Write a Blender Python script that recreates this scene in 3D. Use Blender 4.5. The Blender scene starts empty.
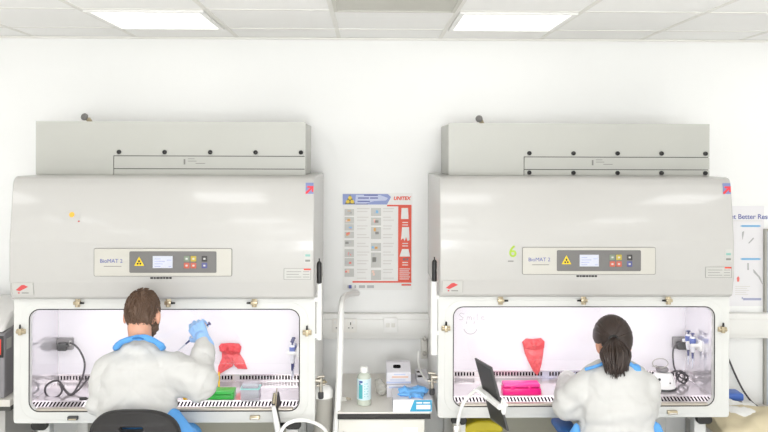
EXPO = 0.1
import bpy, bmesh, math, random
from mathutils import Vector, Matrix, noise
random.seed(7)
S = bpy.context.scene
COL = S.collection
R = math.radians
CAM_Z, F, YAW, ROLL, HOR = 2.04, 820.0, R(1.1), R(0.17), 152.0
# camera basis: level camera, turned 1.1 degrees to the right
_f = Vector((math.sin(YAW), math.cos(YAW), 0)); _r0 = Vector((math.cos(YAW), -math.sin(YAW), 0)); _u0 = Vector((0, 0, 1))
_r = _r0*math.cos(ROLL) + _u0*math.sin(ROLL); _u = _u0*math.cos(ROLL) - _r0*math.sin(ROLL)
def at(px, py, Y):
    """measured point of the photograph at distance Y from the camera's wall-normal axis -> world point"""
    d = _f + _r*((px-384.0)/F) + _u*((HOR-py)/F)
    t = Y/d.y
    return Vector((d.x*t, Y, CAM_Z + d.z*t))
V = Vector
# ---------------------------------------------------------------- materials
def lin(h):
    h = h.lstrip('#'); c = [int(h[i:i+2], 16)/255 for i in (0, 2, 4)]
    return tuple([(v/12.92 if v <= .04045 else ((v+.055)/1.055)**2.4) for v in c]) + (1,)
def mat(name, col, rough=.5, metal=0, var=.03, scale=12, bump=0, bscale=60, coat=0, trans=0, alpha=1, spec=None, sss=0, ior=None, stretch=None):
    m = bpy.data.materials.new(name); m.use_nodes = True
    nt = m.node_tree; b = nt.nodes['Principled BSDF']; c = lin(col) if isinstance(col, str) else col
    b.inputs['Roughness'].default_value = rough; b.inputs['Metallic'].default_value = metal
    b.inputs['Coat Weight'].default_value = coat; b.inputs['Coat Roughness'].default_value = .08
    b.inputs['Transmission Weight'].default_value = trans; b.inputs['Alpha'].default_value = alpha
    if spec is not None: b.inputs['Specular IOR Level'].default_value = spec
    if ior: b.inputs['IOR'].default_value = ior
    if sss:
        b.inputs['Subsurface Weight'].default_value = sss; b.inputs['Subsurface Scale'].default_value = .01
    tc = nt.nodes.new('ShaderNodeTexCoord'); src = tc.outputs['Object']
    if stretch:
        mp = nt.nodes.new('ShaderNodeMapping'); mp.inputs['Scale'].default_value = stretch
        nt.links.new(src, mp.inputs[0]); src = mp.outputs[0]
    n = nt.nodes.new('ShaderNodeTexNoise'); n.inputs['Scale'].default_value = scale; n.inputs['Detail'].default_value = 3
    nt.links.new(src, n.inputs['Vector'])
    mx = nt.nodes.new('ShaderNodeMix'); mx.data_type = 'RGBA'
    mx.inputs[6].default_value = tuple(min(1, v*(1-var)) for v in c[:3]) + (1,)
    mx.inputs[7].default_value = tuple(min(1, v*(1+var)) for v in c[:3]) + (1,)
    nt.links.new(n.outputs['Fac'], mx.inputs[0]); nt.links.new(mx.outputs[2], b.inputs['Base Color'])
    if bump:
        n2 = nt.nodes.new('ShaderNodeTexNoise'); n2.inputs['Scale'].default_value = bscale; n2.inputs['Detail'].default_value = 4
        nt.links.new(src, n2.inputs['Vector'])
        bp = nt.nodes.new('ShaderNodeBump'); bp.inputs['Strength'].default_value = bump; bp.inputs['Distance'].default_value = .01
        nt.links.new(n2.outputs['Fac'], bp.inputs['Height']); nt.links.new(bp.outputs[0], b.inputs['Normal'])
    return m
def emit(name, col, strength):
    m = bpy.data.materials.new(name); m.use_nodes = True; nt = m.node_tree; nt.nodes.clear()
    o = nt.nodes.new('ShaderNodeOutputMaterial'); e = nt.nodes.new('ShaderNodeEmission')
    e.inputs[0].default_value = lin(col); e.inputs[1].default_value = strength
    nt.links.new(e.outputs[0], o.inputs[0]); return m
def clear(name, col='#ffffff', gloss=.06, rough=.02):
    m = bpy.data.materials.new(name); m.use_nodes = True; nt = m.node_tree; nt.nodes.clear()
    o = nt.nodes.new('ShaderNodeOutputMaterial'); t = nt.nodes.new('ShaderNodeBsdfTransparent'); g = nt.nodes.new('ShaderNodeBsdfGlossy')
    t.inputs[0].default_value = lin(col); g.inputs['Roughness'].default_value = rough
    lw = nt.nodes.new('ShaderNodeLayerWeight'); lw.inputs[0].default_value = .35
    ml = nt.nodes.new('ShaderNodeMath'); ml.operation = 'MULTIPLY_ADD'; ml.inputs[1].default_value = .5; ml.inputs[2].default_value = gloss
    nt.links.new(lw.outputs['Fresnel'], ml.inputs[0])
    ml2 = nt.nodes.new('ShaderNodeMath'); ml2.operation = 'MULTIPLY'; ml2.inputs[1].default_value = .6
    nt.links.new(ml.outputs[0], ml2.inputs[0])
    x = nt.nodes.new('ShaderNodeMixShader'); nt.links.new(ml2.outputs[0], x.inputs[0])
    nt.links.new(t.outputs[0], x.inputs[1]); nt.links.new(g.outputs[0], x.inputs[2]); nt.links.new(x.outputs[0], o.inputs[0]); return m
def film(name, col, dens, rough=.3):
    """thin tinted plastic film: part see-through, part diffuse"""
    m = bpy.data.materials.new(name); m.use_nodes = True; nt = m.node_tree; nt.nodes.clear()
    o = nt.nodes.new('ShaderNodeOutputMaterial'); t = nt.nodes.new('ShaderNodeBsdfTransparent'); t.inputs[0].default_value = lin(col)
    p = nt.nodes.new('ShaderNodeBsdfPrincipled'); p.inputs['Base Color'].default_value = lin(col); p.inputs['Roughness'].default_value = rough
    n = nt.nodes.new('ShaderNodeTexNoise'); n.inputs['Scale'].default_value = 40
    r = nt.nodes.new('ShaderNodeMath'); r.operation = 'MULTIPLY_ADD'; r.inputs[1].default_value = .3; r.inputs[2].default_value = dens-.15
    nt.links.new(n.outputs['Fac'], r.inputs[0])
    x = nt.nodes.new('ShaderNodeMixShader'); nt.links.new(r.outputs[0], x.inputs[0])
    nt.links.new(t.outputs[0], x.inputs[1]); nt.links.new(p.outputs[0], x.inputs[2]); nt.links.new(x.outputs[0], o.inputs[0]); return m

M = {}
M['wall'] = mat('wall_paint', '#f7f7f5', .55, var=.006, bump=.02, bscale=200)
M['ceil'] = mat('ceiling_tile', '#fbfaf8', .8, var=.008, scale=30, bump=.08, bscale=150)
M['bar'] = mat('ceiling_bar', '#ebe9e3', .5)
M['floor'] = mat('floor_vinyl', '#e6e5e1', .35, var=.06, scale=30)
M['hood'] = mat('hood_enamel', '#bcbab6', .30, coat=.35, var=.006)
M['frame'] = mat('frame_enamel', '#d6d6d2', .35, coat=.2, var=.006)
M['house'] = mat('housing_steel_enamel', '#bcbcb5', .38, var=.02, scale=3)
M['seam'] = mat('dark_seam', '#4a4a46', .7)
M['black'] = mat('black_plastic', '#1b1a19', .4)
M['dark'] = mat('dark_grey_plastic', '#3a3a3b', .45)
M['rubber'] = mat('gasket_rubber', '#201b19', .6)
M['brass'] = mat('latch_brass', '#b3a68c', .3, metal=.7, var=.1)
M['steel'] = mat('brushed_steel', '#c9c6c0', .3, metal=1, var=.05, stretch=(1, 1, 20))
M['lining'] = mat('polished_steel_lining', '#efedf0', .1, metal=.6, var=.02)
M['back'] = mat('white_steel_lining', '#efecf0', .3, var=.008)
M['deck'] = mat('work_surface_steel', '#ece6e8', .07, metal=.6, var=.02)
M['lip'] = mat('armrest_steel', '#bdb5a8', .35, metal=.4)
M['glass'] = clear('sash_glass', gloss=.015)
M['hole'] = mat('slot_shadow', '#141213', .9, spec=.1)
M['panel'] = mat('panel_grey', '#6f6d6b', .4)
M['cream'] = mat('panel_cream', '#c3c0b7', .35)
M['screen'] = emit('display_glow', '#eef1fb', .95)
M['yellow'] = mat('hazard_yellow', '#e8c818', .4)
M['inkblue'] = mat('ink_blue', '#5a62a6', .5)
M['ink'] = mat('ink_grey', '#85847f', .6)
M['inkblack'] = mat('ink_black', '#2a2a2a', .6)
M['paper'] = mat('white_paper', '#f0efec', .6, var=.01)
M['red'] = mat('print_red', '#e8452f', .5)
M['logo_red'] = mat('logo_red', '#c94a4a', .45)
M['sticker'] = mat('sticker_white', '#c0bfba', .35)
M['white'] = mat('white_plastic', '#f2f1ee', .35)
M['offwhite'] = mat('offwhite_plastic', '#e3e1da', .4)
# ---------------------------------------------------------------- mesh helpers
class MB:
    def __init__(s): s.b = bmesh.new(); s.mi = 0; s.ly = s.b.faces.layers.int.new('done')
    def new_faces(s):
        ly = s.b.faces.layers.int['done']; return [f for f in s.b.faces if not f[ly]]
    def _tag(s, n0, mi=None):
        ly = s.b.faces.layers.int['done']
        for f in s.b.faces:
            if not f[ly]: f.material_index = s.mi if mi is None else mi; f[ly] = 1
    def box(s, lo, hi, bev=0, seg=2, rot=None, about=None):
        n0 = len(s.b.faces); lo, hi = V(lo), V(hi)
        r = bmesh.ops.create_cube(s.b, size=1); vs = r['verts']
        for v in vs: v.co = V(((lo[i]+hi[i])/2 + v.co[i]*(hi[i]-lo[i]) for i in range(3)))
        if bev:
            es = list({e for v in vs for e in v.link_edges})
            rr = bmesh.ops.bevel(s.b, geom=es, offset=bev, segments=seg, profile=.5, affect='EDGES')
        if rot is not None:
            vs = list({v for f in s.new_faces() for v in f.verts}); c = V(about) if about is not None else (lo+hi)/2
            for v in vs: v.co = c + rot @ (v.co-c)
        s._tag(n0); return s
    def tube(s, pts, r, seg=8, close=False, cap=True, mi=None):
        n0 = len(s.b.faces); pts = [V(p) for p in pts]; n = len(pts)
        rs = r if isinstance(r, (list, tuple)) else [r]*n
        rings = []; up = None
        for i, p in enumerate(pts):
            if close: t = pts[(i+1) % n]-pts[i-1]
            else: t = pts[min(i+1, n-1)]-pts[max(i-1, 0)]
            if t.length < 1e-9: t = V((0, 0, 1))
            t.normalize()
            if up is None:
                up = V((0, 0, 1)) if abs(t.z) < .9 else V((1, 0, 0))
            a = t.cross(up)
            if a.length < 1e-6: a = t.orthogonal()
            a.normalize(); bb = a.cross(t); up = bb
            rings.append([s.b.verts.new(p + (a*math.cos(k*2*math.pi/seg) + bb*math.sin(k*2*math.pi/seg))*rs[i]) for k in range(seg)])
        for i in range(n if close else n-1):
            A, B = rings[i], rings[(i+1) % n]
            for k in range(seg):
                try: s.b.faces.new((A[k], A[(k+1) % seg], B[(k+1) % seg], B[k]))
                except ValueError: pass
        if cap and not close:
            s.b.faces.new(rings[0][::-1]); s.b.faces.new(rings[-1])
        s._tag(n0, mi); return s
    def cyl(s, a, b, r, r2=None, seg=16): return s.tube([a, b], [r, r if r2 is None else r2], seg)
    def lathe(s, prof, c, seg=24, axis=None, sx=1, sy=1):
        """prof: (radius, height) pairs, turned about +Z at c (or about axis)"""
        n0 = len(s.b.faces); c = V(c); rot = Matrix.Identity(3) if axis is None else V((0, 0, 1)).rotation_difference(V(axis)).to_matrix()
        rings = []
        for r, h in prof:
            rings.append([s.b.verts.new(c + rot @ V((max(r, 1e-4)*sx*math.cos(k*2*math.pi/seg), max(r, 1e-4)*sy*math.sin(k*2*math.pi/seg), h))) for k in range(seg)])
        for A, B in zip(rings, rings[1:]):
            for k in range(seg): s.b.faces.new((A[k], A[(k+1) % seg], B[(k+1) % seg], B[k]))
        s.b.faces.new(rings[0][::-1]); s.b.faces.new(rings[-1]); s._tag(n0); return s
    def prism(s, poly, fn, d0, d1):
        """poly of 2-D points, fn(u, v, d) -> 3-D point, extruded d0..d1"""
        n0 = len(s.b.faces)
        A = [s.b.verts.new(fn(u, v, d0)) for u, v in poly]; B = [s.b.verts.new(fn(u, v, d1)) for u, v in poly]
        s.b.faces.new(A); s.b.faces.new(B[::-1]); n = len(poly)
        for i in range(n): s.b.faces.new((A[i], B[i], B[(i+1) % n], A[(i+1) % n]))
        s._tag(n0); return s
    def add_mesh(s, me, mtx=None, mi=None):
        n0 = len(s.b.faces); nv = len(s.b.verts); s.b.from_mesh(me); s.b.verts.ensure_lookup_table()
        if mtx is not None:
            for v in s.b.verts[nv:]: v.co = mtx @ v.co
        s._tag(n0, mi); return s
    def sphere(s, c, r, seg=16, sc=(1, 1, 1), rot=None):
        n0 = len(s.b.faces); q = bmesh.ops.create_uvsphere(s.b, u_segments=seg, v_segments=max(6, seg*2//3), radius=1)
        for v in q['verts']:
            p = V((v.co.x*r*sc[0], v.co.y*r*sc[1], v.co.z*r*sc[2]))
            if rot is not None: p = rot @ p
            v.co = V(c)+p
        s.b.faces.ensure_lookup_table(); s._tag(n0); return s
    def build(s, name, m, parent=None, smooth=True, off=None, bevel=0, loc=None, ang=35):
        bmesh.ops.recalc_face_normals(s.b, faces=s.b.faces[:])
        me = bpy.data.meshes.new(name)
        o_ = V(off) if off is not None else (V(parent['_o']) if parent is not None and '_o' in parent else V((0, 0, 0)))
        if loc is not None: o_ = V(loc)
        for v in s.b.verts: v.co -= o_
        s.b.faces.layers.int.remove(s.b.faces.layers.int['done'])
        s.b.to_mesh(me); s.b.free()
        for mm in (m if isinstance(m, (list, tuple)) else [m]): me.materials.append(mm)
        ob = bpy.data.objects.new(name, me); COL.objects.link(ob)
        if parent is not None:
            ob.parent = parent; ob['_o'] = parent['_o'] if '_o' in parent else (0., 0., 0.)
        else:
            ob.location = o_; ob['_o'] = tuple(o_)
        if smooth:
            me.polygons.foreach_set('use_smooth', [True]*len(me.polygons))
            try: me.set_sharp_from_angle(angle=R(ang))
            except Exception: pass
        if bevel:
            bm = ob.modifiers.new('edge', 'BEVEL'); bm.width = bevel; bm.segments = 2; bm.limit_method = 'ANGLE'
        return ob
def tag(o, label=None, cat=None, group=None, kind=None):
    for k, v in (('label', label), ('category', cat), ('group', group), ('kind', kind)):
        if v: o[k] = v
    return o
def thing(name, loc, label, cat, group=None, world=True):
    """an Empty at the thing's base; parts are built in world coordinates (world) or in the thing's own"""
    o = bpy.data.objects.new(name, None); COL.objects.link(o); o.location = loc; o.empty_display_size = .1
    o['_o'] = tuple(loc) if world else (0., 0., 0.)
    return tag(o, label, cat, group)
def rrect(x0, x1, y0, y1, r, n=6):
    pts = []
    for cx, cy, a in ((x1-r, y1-r, 0), (x0+r, y1-r, 90), (x0+r, y0+r, 180), (x1-r, y0+r, 270)):
        for k in range(n+1):
            t = R(a+90*k/n); pts.append((cx+r*math.cos(t), cy+r*math.sin(t)))
    return pts
def curve_mesh(loops, ext, bev=0):
    c = bpy.data.curves.new('tmp', 'CURVE'); c.dimensions = '2D'; c.fill_mode = 'BOTH'; c.extrude = ext; c.bevel_depth = bev; c.bevel_resolution = 1
    for lp in loops:
        sp = c.splines.new('POLY'); sp.points.add(len(lp)-1); sp.use_cyclic_u = True
        for p, q in zip(sp.points, lp): p.co = (q[0], q[1], 0, 1)
    o = bpy.data.objects.new('tmp', c); COL.objects.link(o)
    dg = bpy.context.evaluated_depsgraph_get(); me = bpy.data.meshes.new_from_object(o.evaluated_get(dg))
    bpy.data.objects.remove(o); bpy.data.curves.remove(c); return me
def text_mesh(t, size, ext=.0006, align='LEFT', shear=0, bold=0):
    c = bpy.data.curves.new('tmp', 'FONT'); c.body = t; c.size = size; c.extrude = ext; c.align_x = align; c.align_y = 'CENTER'; c.shear = shear; c.offset = bold
    o = bpy.data.objects.new('tmp', c); COL.objects.link(o)
    dg = bpy.context.evaluated_depsgraph_get(); me = bpy.data.meshes.new_from_object(o.evaluated_get(dg))
    bpy.data.objects.remove(o); bpy.data.curves.remove(c); return me
UP = Matrix(((1, 0, 0, 0), (0, 0, -1, 0), (0, 1, 0, 0), (0, 0, 0, 1)))      # XY plane -> XZ plane, thickness along Y
def stand(x, y, z, rx=0): return Matrix.Translation((x, y, z)) @ Matrix.Rotation(rx, 4, 'X') @ UP
def smooth_path(pts, n=6):
    pts = [V(p) for p in pts]; out = []
    for i in range(len(pts)-1):
        p0, p1, p2, p3 = pts[max(i-1, 0)], pts[i], pts[i+1], pts[min(i+2, len(pts)-1)]
        for k in range(n):
            t = k/n
            out.append(.5*((2*p1)+(p2-p0)*t+(2*p0-5*p1+4*p2-p3)*t*t+(3*p1-p0-3*p2+p3)*t**3))
    out.append(pts[-1]); return out
def struct(o, label=None): o['kind'] = 'structure'; return o

# ---------------------------------------------------------------- room
XL, XR, YF, YB, CZ = -3.4, 3.6, 4.88, -2.6, 2.717
struct(MB().box((XL-.1, YF, -.1), (XR+.1, YF+.1, CZ+.1)).build('wall_back', M['wall'], smooth=False))
struct(MB().box((XL-.1, YB-.1, -.1), (XR+.1, YB, CZ+.1)).build('wall_front', M['wall'], smooth=False))
struct(MB().box((XL-.1, YB, -.1), (XL, YF, CZ+.1)).build('wall_left', M['wall'], smooth=False))
struct(MB().box((XR, YB, -.1), (XR+.1, YF, CZ+.1)).build('wall_right', M['wall'], smooth=False))
struct(MB().box((XL, YB, -.1), (XR, YF, 0)).build('floor', M['floor'], smooth=False))
struct(MB().box((XL, YB, CZ), (XR, YF, CZ+.1)).build('ceiling', M['ceil'], smooth=False))
gx0, gy0 = at(339, 38, YF).x, YF-.36          # suspended grid, 0.6 m pitch
g = MB()
k = -6
while gx0+.6*k < XR:
    x = gx0+.6*k
    if x > XL: g.box((x-.012, YB, CZ-.003), (x+.012, YF, CZ+.002))
    k += 1
for k in range(13):
    y = gy0-.6*k
    if y > YB: g.box((XL, y-.012, CZ-.0027), (XR, y+.012, CZ+.002))
struct(g.build('trim_1', M['bar'], smooth=False))
struct(MB().box((XL, YF-.022, CZ-.012), (XR, YF, CZ-.001)).build('trim_2', M['bar'], smooth=False))
M['lamp'] = emit('panel_light_glow', '#fffdf8', 1.6)
def ceiling_light(ix, iy, label):
    x0 = gx0+.6*ix; y1 = gy0-.6*iy; cx, cy = x0+.3, y1-.3
    t = thing('ceiling_light', (cx, cy, CZ), label, 'ceiling light', 'recessed ceiling light panels')
    fr = MB()
    for lo, hi in (((-.286, -.286), (.286, -.262)), ((-.286, .262), (.286, .286)), ((-.286, -.262), (-.262, .262)), ((.262, -.262), (.286, .262))):
        fr.box((cx+lo[0], cy+lo[1], CZ-.012), (cx+hi[0], cy+hi[1], CZ-.0005))
    fr.build('frame', M['white'], t, smooth=False)
    MB().box((cx-.262, cy-.262, CZ-.009), (cx+.262, cy+.262, CZ-.001)).build('diffuser', M['lamp'], t, smooth=False)
    l = bpy.data.lights.new('panel_lamp', 'AREA'); l.shape = 'SQUARE'; l.size = .52; l.energy = LAMP*(.3 if iy == 0 else 5.2); l.color = (.985, .99, 1)
    lo = bpy.data.objects.new('panel_lamp', l); COL.objects.link(lo); lo.parent = t; lo.location = (0, 0, -.014)
    return t
LAMP = 1.5
ceiling_light(-2, 0, 'bright square ceiling light panel above the cabinet with the man')
ceiling_light(1, 0, 'bright square ceiling light panel above the cabinet with the woman')
for iy in (4, 7, 10):  # unseen rows, added and powered to raise the ambient light
    for ix in (-5, -2, 1, 4):
        ceiling_light(ix, iy, 'bright square ceiling light panel behind the viewer')
for ix in (-5, 4):
    ceiling_light(ix, 0, 'bright square ceiling light panel near the room side wall')
# unseen glowing windows added behind the viewer as frontal fill
M['day'] = emit('daylight_glazing', '#f6f9ff', 3.0)
for k, (x0, x1) in enumerate(((-1.0, 1.2),)):
    q = MB()
    for lo, hi in (((x0, .85), (x1, .92)), ((x0, 2.33), (x1, 2.4)), ((x0, .92), (x0+.06, 2.33)), ((x1-.06, .92), (x1, 2.33)), (((x0+x1)/2-.03, .92), ((x0+x1)/2+.03, 2.33))):
        q.box((lo[0], YB-.02, lo[1]), (hi[0], YB+.04, hi[1]))
    wn = struct(q.build('window_%d' % (k+1), M['white'], smooth=False))
    MB().box((x0+.06, YB+.002, .92), (x1-.06, YB+.012, 2.33)).build('window_pane', M['day'], wn, off=wn['_o'], smooth=False)
    l = bpy.data.lights.new('daylight', 'AREA'); l.shape = 'RECTANGLE'; l.size = x1-x0-.2; l.size_y = 1.35; l.energy = 97; l.color = (.97, .985, 1)  # added fill lamp just inside the glowing pane
    lo = bpy.data.objects.new('daylight', l); COL.objects.link(lo); lo.location = ((x0+x1)/2, YB+.05, 1.62); lo.rotation_euler = (R(90), 0, 0)
# return-air grille tile
M['vent'] = mat('vent_grey', '#cfcdc4', .6, var=.03, scale=40)
vx0, vy1 = gx0, gy0-.6
t = thing('ceiling_vent', (vx0+.3, vy1-.3, CZ), 'grey square slatted vent tile in the ceiling between the two lights', 'vent')
MB().box((vx0+.014, vy1-.586, CZ-.004), (vx0+.586, vy1-.014, CZ-.0005)).build('backing', M['vent'], t, smooth=False)
q = MB()
for k in range(22):
    y = vy1-.03-k*.025; q.box((vx0+.03, y-.016, CZ-.008), (vx0+.57, y, CZ-.005), rot=Matrix.Rotation(R(14), 3, 'X'))
q.build('louvre', M['vent'], t, smooth=False)
q = MB()
for lo, hi in (((.012, .57), (.588, .588)), ((.012, .012), (.588, .03)), ((.012, .03), (.03, .57)), ((.57, .03), (.588, .57))):
    q.box((vx0+lo[0], vy1-.6+lo[1], CZ-.012), (vx0+hi[0], vy1-.6+hi[1], CZ-.0005))
q.build('frame', M['vent'], t, smooth=False)
# dado trunking along the back wall
M['trunk'] = mat('trunking_plastic', '#eeede9', .4, var=.01)
TZ0, TZ1 = at(380, 339, 4.82).z, at(380, 314, 4.82).z
q = MB(); q.box((XL, 4.82, TZ0), (XR, YF, TZ1), .006); q.box((XL, 4.812, TZ0+.022), (XR, 4.825, TZ1-.03), .003)
struct(q.build('trim_3', M['trunk']))
# ---------------------------------------------------------------- biosafety cabinets
HW, AW = .7365, .662          # half widths: body, aperture
AZ0, AZ1, BZ = .760, 1.262, .708
def cabinet(cx, fy, label, left, box_dx, number):
    t = thing('biosafety_cabinet', (cx, fy, 0), label, 'laboratory cabinet', 'class two safety cabinets', world=False)
    # shell: side panels, back, bottom
    q = MB()
    for s in (-1, 1):
        a, b = sorted((s*.69, s*HW)); q.box((a, .028, BZ), (b, .775, 1.318))
    q.box((-.69, .45, BZ), (.69, .775, 1.318)); q.box((-.69, .028, BZ), (.69, .45, BZ+.052))
    q.build('shell', M['white'], t, smooth=False)
    # linings
    for s in (-1, 1):
        a, b = sorted((s*.686, s*.69)); MB().box((a, .03, BZ+.052), (b, .45, 1.318)).build('side_lining', M['lining'], t, smooth=False)
    MB().box((-.686, .444, .822), (.686, .45, 1.318)).build('back_lining', M['back'], t, smooth=False)
    # rear grille: bars over a dark slot
    q = MB(); q.box((-.686, .4475, .786), (.686, .45, .822)); 
    q.mi = 1; q.box((-.686, .437, .786), (.686, .4475, .7925)); q.box((-.686, .437, .8155), (.686, .4475, .822))
    x = -.68
    i = 0
    while x < .68:
        w = .0068
        if (i % 23) in (11, 12): w = .0165
        q.box((x, .437, .7925), (x+w, .4475, .8155)); x += .0165; i += 1
    q.build('rear_grille', [M['hole'], M['deck']], t, smooth=False)
    q = MB(); q.box((-.686, .086, .774), (.686, .437, .786)); q.build('work_surface', M['deck'], t, bevel=.002)
    # front grille: slanted slots in a strip that slopes up to the work surface
    q = MB(); gz = lambda v: .766 + (v-.044)*.49; sl = .004 if left else -.004
    q.prism([(.036, gz(.036)-.006), (.086, gz(.086)-.006), (.086, gz(.086)-.0012), (.036, gz(.036)-.0012)], lambda u, v, d: V((d, u, v)), -.686, .686); q.mi = 1  # dark sheet just under the bars paints the unlit slot depth
    for v0, v1 in ((.034, .049), (.080, .087)): q.prism([(v0, gz(v0)-.006), (v1, gz(v1)-.006), (v1, gz(v1)), (v0, gz(v0))], lambda u, v, d: V((d, u, v)), -.686, .686)
    x = -.684
    while x < .672:
        q.prism([(x, .049), (x+.008, .049), (x+.008+sl, .080), (x+sl, .080)], lambda u, v, d: V((u, v, gz(v)+d)), -.003, 0); x += .0176
    q.build('front_grille', [M['hole'], M['deck']], t, smooth=False)
    # front frame with rounded opening
    hole = rrect(-AW, AW, AZ0, AZ1, .05); outer = rrect(-HW, HW, BZ-.004, 1.324, .012, 3)
    q = MB(); q.add_mesh(curve_mesh([outer, hole], .012, .003), stand(0, .015, 0))
    q.add_mesh(curve_mesh([rrect(-AW-.042, AW+.042, AZ0-.038, AZ1+.03, .085), rrect(-AW-.001, AW+.001, AZ0-.001, AZ1+.001, .05)], .0015, .0015), stand(0, .0005, 0))
    fr = q.build('front_frame', M['frame'], t, ang=50)
    gk = MB().tube([V((u, -.0025, v)) for u, v in rrect(-AW, AW, AZ0, AZ1,   .05)], .0026, 6, close=True).build('gasket', M['rubber'], fr)
    q = MB(); q.box((-AW+.03, -.003, AZ0-.002), (AW-.03, .034, AZ0+.013), .006, 3); q.build('armrest', M['lip'], t)
    # sash glass, pulled down part-way
    MB().box((-.68, .0305, .985), (.68, .0365, 1.30)).build('sash_glass', M['glass'], t, smooth=False)
    # lamp inside the roof
    q = MB(); q.box((-.62, .06, 1.296), (.62, .40, 1.316)); q.build('light_housing', M['back'], t, smooth=False)
    q = MB(); q.cyl((-.58, .17, 1.283), (.58, .17, 1.283), .013); tb = q.build('lamp_tube', M['tube'], t)
    l = bpy.data.lights.new('work_lamp', 'AREA'); l.shape = 'RECTANGLE'; l.size = 1.2; l.size_y = .22; l.energy = 1.45; l.color = (1, .975, 1)
    lo = bpy.data.objects.new('work_lamp', l); COL.objects.link(lo); lo.parent = t; lo.location = (0, .19, 1.266)
    # hood
    prof = [(.02, 1.316), (-.022, 1.316), (-.034, 1.320), (-.044, 1.332), (-.058, 1.400), (-.061, 1.412), (-.061, 1.596), (-.060, 1.606), (-.024, 1.872), (-.016, 1.893), (-.004, 1.907), (.012, 1.914), (.03, 1.916), (.775, 1.916), (.775, 1.318)]
    q = MB(); q.prism(prof, lambda u, v, d: V((d, u, v)), -HW, HW)
    hd = q.build('hood', M['hood'], t, bevel=.006, ang=20)
    # exhaust housing
    bx = box_dx; b0, b1 = bx-.70, bx+.70
    q = MB(); q.box((b0+.005, .252, 1.916), (b1-.005, .745, 2.192), .004); eh = q.build('exhaust_housing', M['house'], t)
    q = MB(); xs = b0+.403
    q.prism([(b0, 1.917), (xs-.002, 1.917), (xs-.002, 2.018), (b1, 2.018), (b1, 2.195), (b0, 2.195)], lambda u, v, d: V((u, d, v)), .24, .252)
    q.box((xs+.002, .24, 1.951), (b1, .252, 2.014)); q.box((xs+.002, .24, 1.917), (b1, .252, 1.947))
    q.build('front_cover', M['house'], eh, smooth=False)
    MB().box((xs-.003, .2445, 1.917), (b1-.004, .2515, 2.02)).build('cover_seam', M['seam'], eh, smooth=False)
    for row in ((2.036,) if left else (2.036, 1.932)):
        for k in range(5):
            x = xs+.028+k*.2365; z = row
            MB().lathe([(.012, 0), (.012, .004), (.0105, .011), (.005, .0145)], (x, .24, z), 12, axis=(0, -1, 0)).build('fixing_screw', M['black'], eh)
    # rating label on the housing
    q = MB(); q.box((xs+.36, .2392, 1.965), (xs+.50, .2402, 2.008)); lb = q.build('rating_label', M['house'], eh, smooth=False)
    q = MB(); q.box((xs+.363, .2386, 1.972), (xs+.372, .2394, 2.0))
    for k, (a, b) in enumerate(((.385, .42), (.385, .43), (.425, .475))): q.box((xs+a, .2386, 2.0-k*.012), (xs+b, .2394, 2.003-k*.012))
    q.build('print', M['ink'], lb, smooth=False)
    # valve on top
    vx = bx-.462 if left else bx-.537
    q = MB(); q.cyl((vx+.025, .30, 2.19), (vx+.015, .29, 2.212), .012); q.cyl((vx+.018, .292, 2.20), (vx, .275, 2.228), .010)
    vb = q.build('exhaust_valve', M['brass'], t)
    MB().lathe([(.014, 0), (.019, .006), (.019, .016), (.012, .024)], (vx+.006, .28, 2.216), 16, axis=(-.3, -.9, .35)).build('valve_knob', M['panel'], vb)
    # control panel on the hood's upright band
    y = -.061; px = 0.006
    q = MB(); q.add_mesh(curve_mesh([rrect(px-.330, px+.330, 1.437, 1.567, .006)], .003, .001), stand(0, y-.002, 0))
    cp = q.build('control_panel', M['cream'], t, ang=30)
    q = MB(); q.add_mesh(curve_mesh([rrect(px-.333, px+.333, 1.434, 1.57, .008), rrect(px-.330, px+.330, 1.437, 1.567, .006)], .002, .0005), stand(0, y-.0015, 0))
    q.build('panel_rim', M['ink'], cp, smooth=False)
    MB().add_mesh(curve_mesh([rrect(px-.161, px+.258, 1.452, 1.555, .006)], .001, .0005), stand(0, y-.0065, 0)).build('display_bezel', M['panel'], cp, ang=30)
    q = MB(); q.box((px-.048, y-.0105, 1.475), (px+.047, y-.0075, 1.533)); q.build('display_screen', M['screen'], cp, smooth=False)
    q = MB()
    for k in range(4): q.box((px-.040, y-.0108, 1.482+k*.012), (px-.040+.05*(.6+.4*((k*7) % 3)/2), y-.0103, 1.4845+k*.012))
    q.box((px+.028, y-.0108, 1.482), (px+.042, y-.0103, 1.4845)); q.box((px+.02, y-.0108, 1.512), (px+.042, y-.0103, 1.5145))
    q.build('screen_text', M['screenink'], cp, smooth=False)
    q = MB(); q.prism([(px-.138, 1.486), (px-.090, 1.486), (px-.114, 1.530)], lambda u, v, d: V((u, d, v)), y-.0095, y-.0075); q.build('hazard_triangle', M['yellow'], cp, smooth=False)
    q = MB()
    for a in (90, 210, 330): q.cyl((px-.114+.0075*math.cos(R(a)), y-.0105, 1.5+.0075*math.sin(R(a))), (px-.114+.0075*math.cos(R(a)), y-.009, 1.5+.0075*math.sin(R(a))), .005, seg=10)
    q.prism([(px-.1155, 1.508), (px-.1125, 1.508), (px-.1125, 1.515), (px-.1155, 1.515)], lambda u, v, d: V((u, d, v)), y-.0105, y-.009)
    q.build('hazard_symbol', M['inkblack'], cp, smooth=False)
    for (bx_, bz, mk) in ((.115, 1.520, 'btn_green'), (.148, 1.520, 'btn_yellow'), (.115, 1.487, 'btn_red'), (.148, 1.487, 'btn_red'), (.201, 1.520, 'btn_black'), (.201, 1.487, 'btn_blue')):
        q = MB(); q.box((px+bx_-.0135, y-.0105, bz-.0135), (px+bx_+.0135, y-.0075, bz+.0135), .002)
        q.mi = 1; q.box((px+bx_-.005, y-.0112, bz-.004), (px+bx_+.005, y-.0102, bz+.004))
        q.build('button', [M[mk], M['sticker']], cp)
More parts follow.
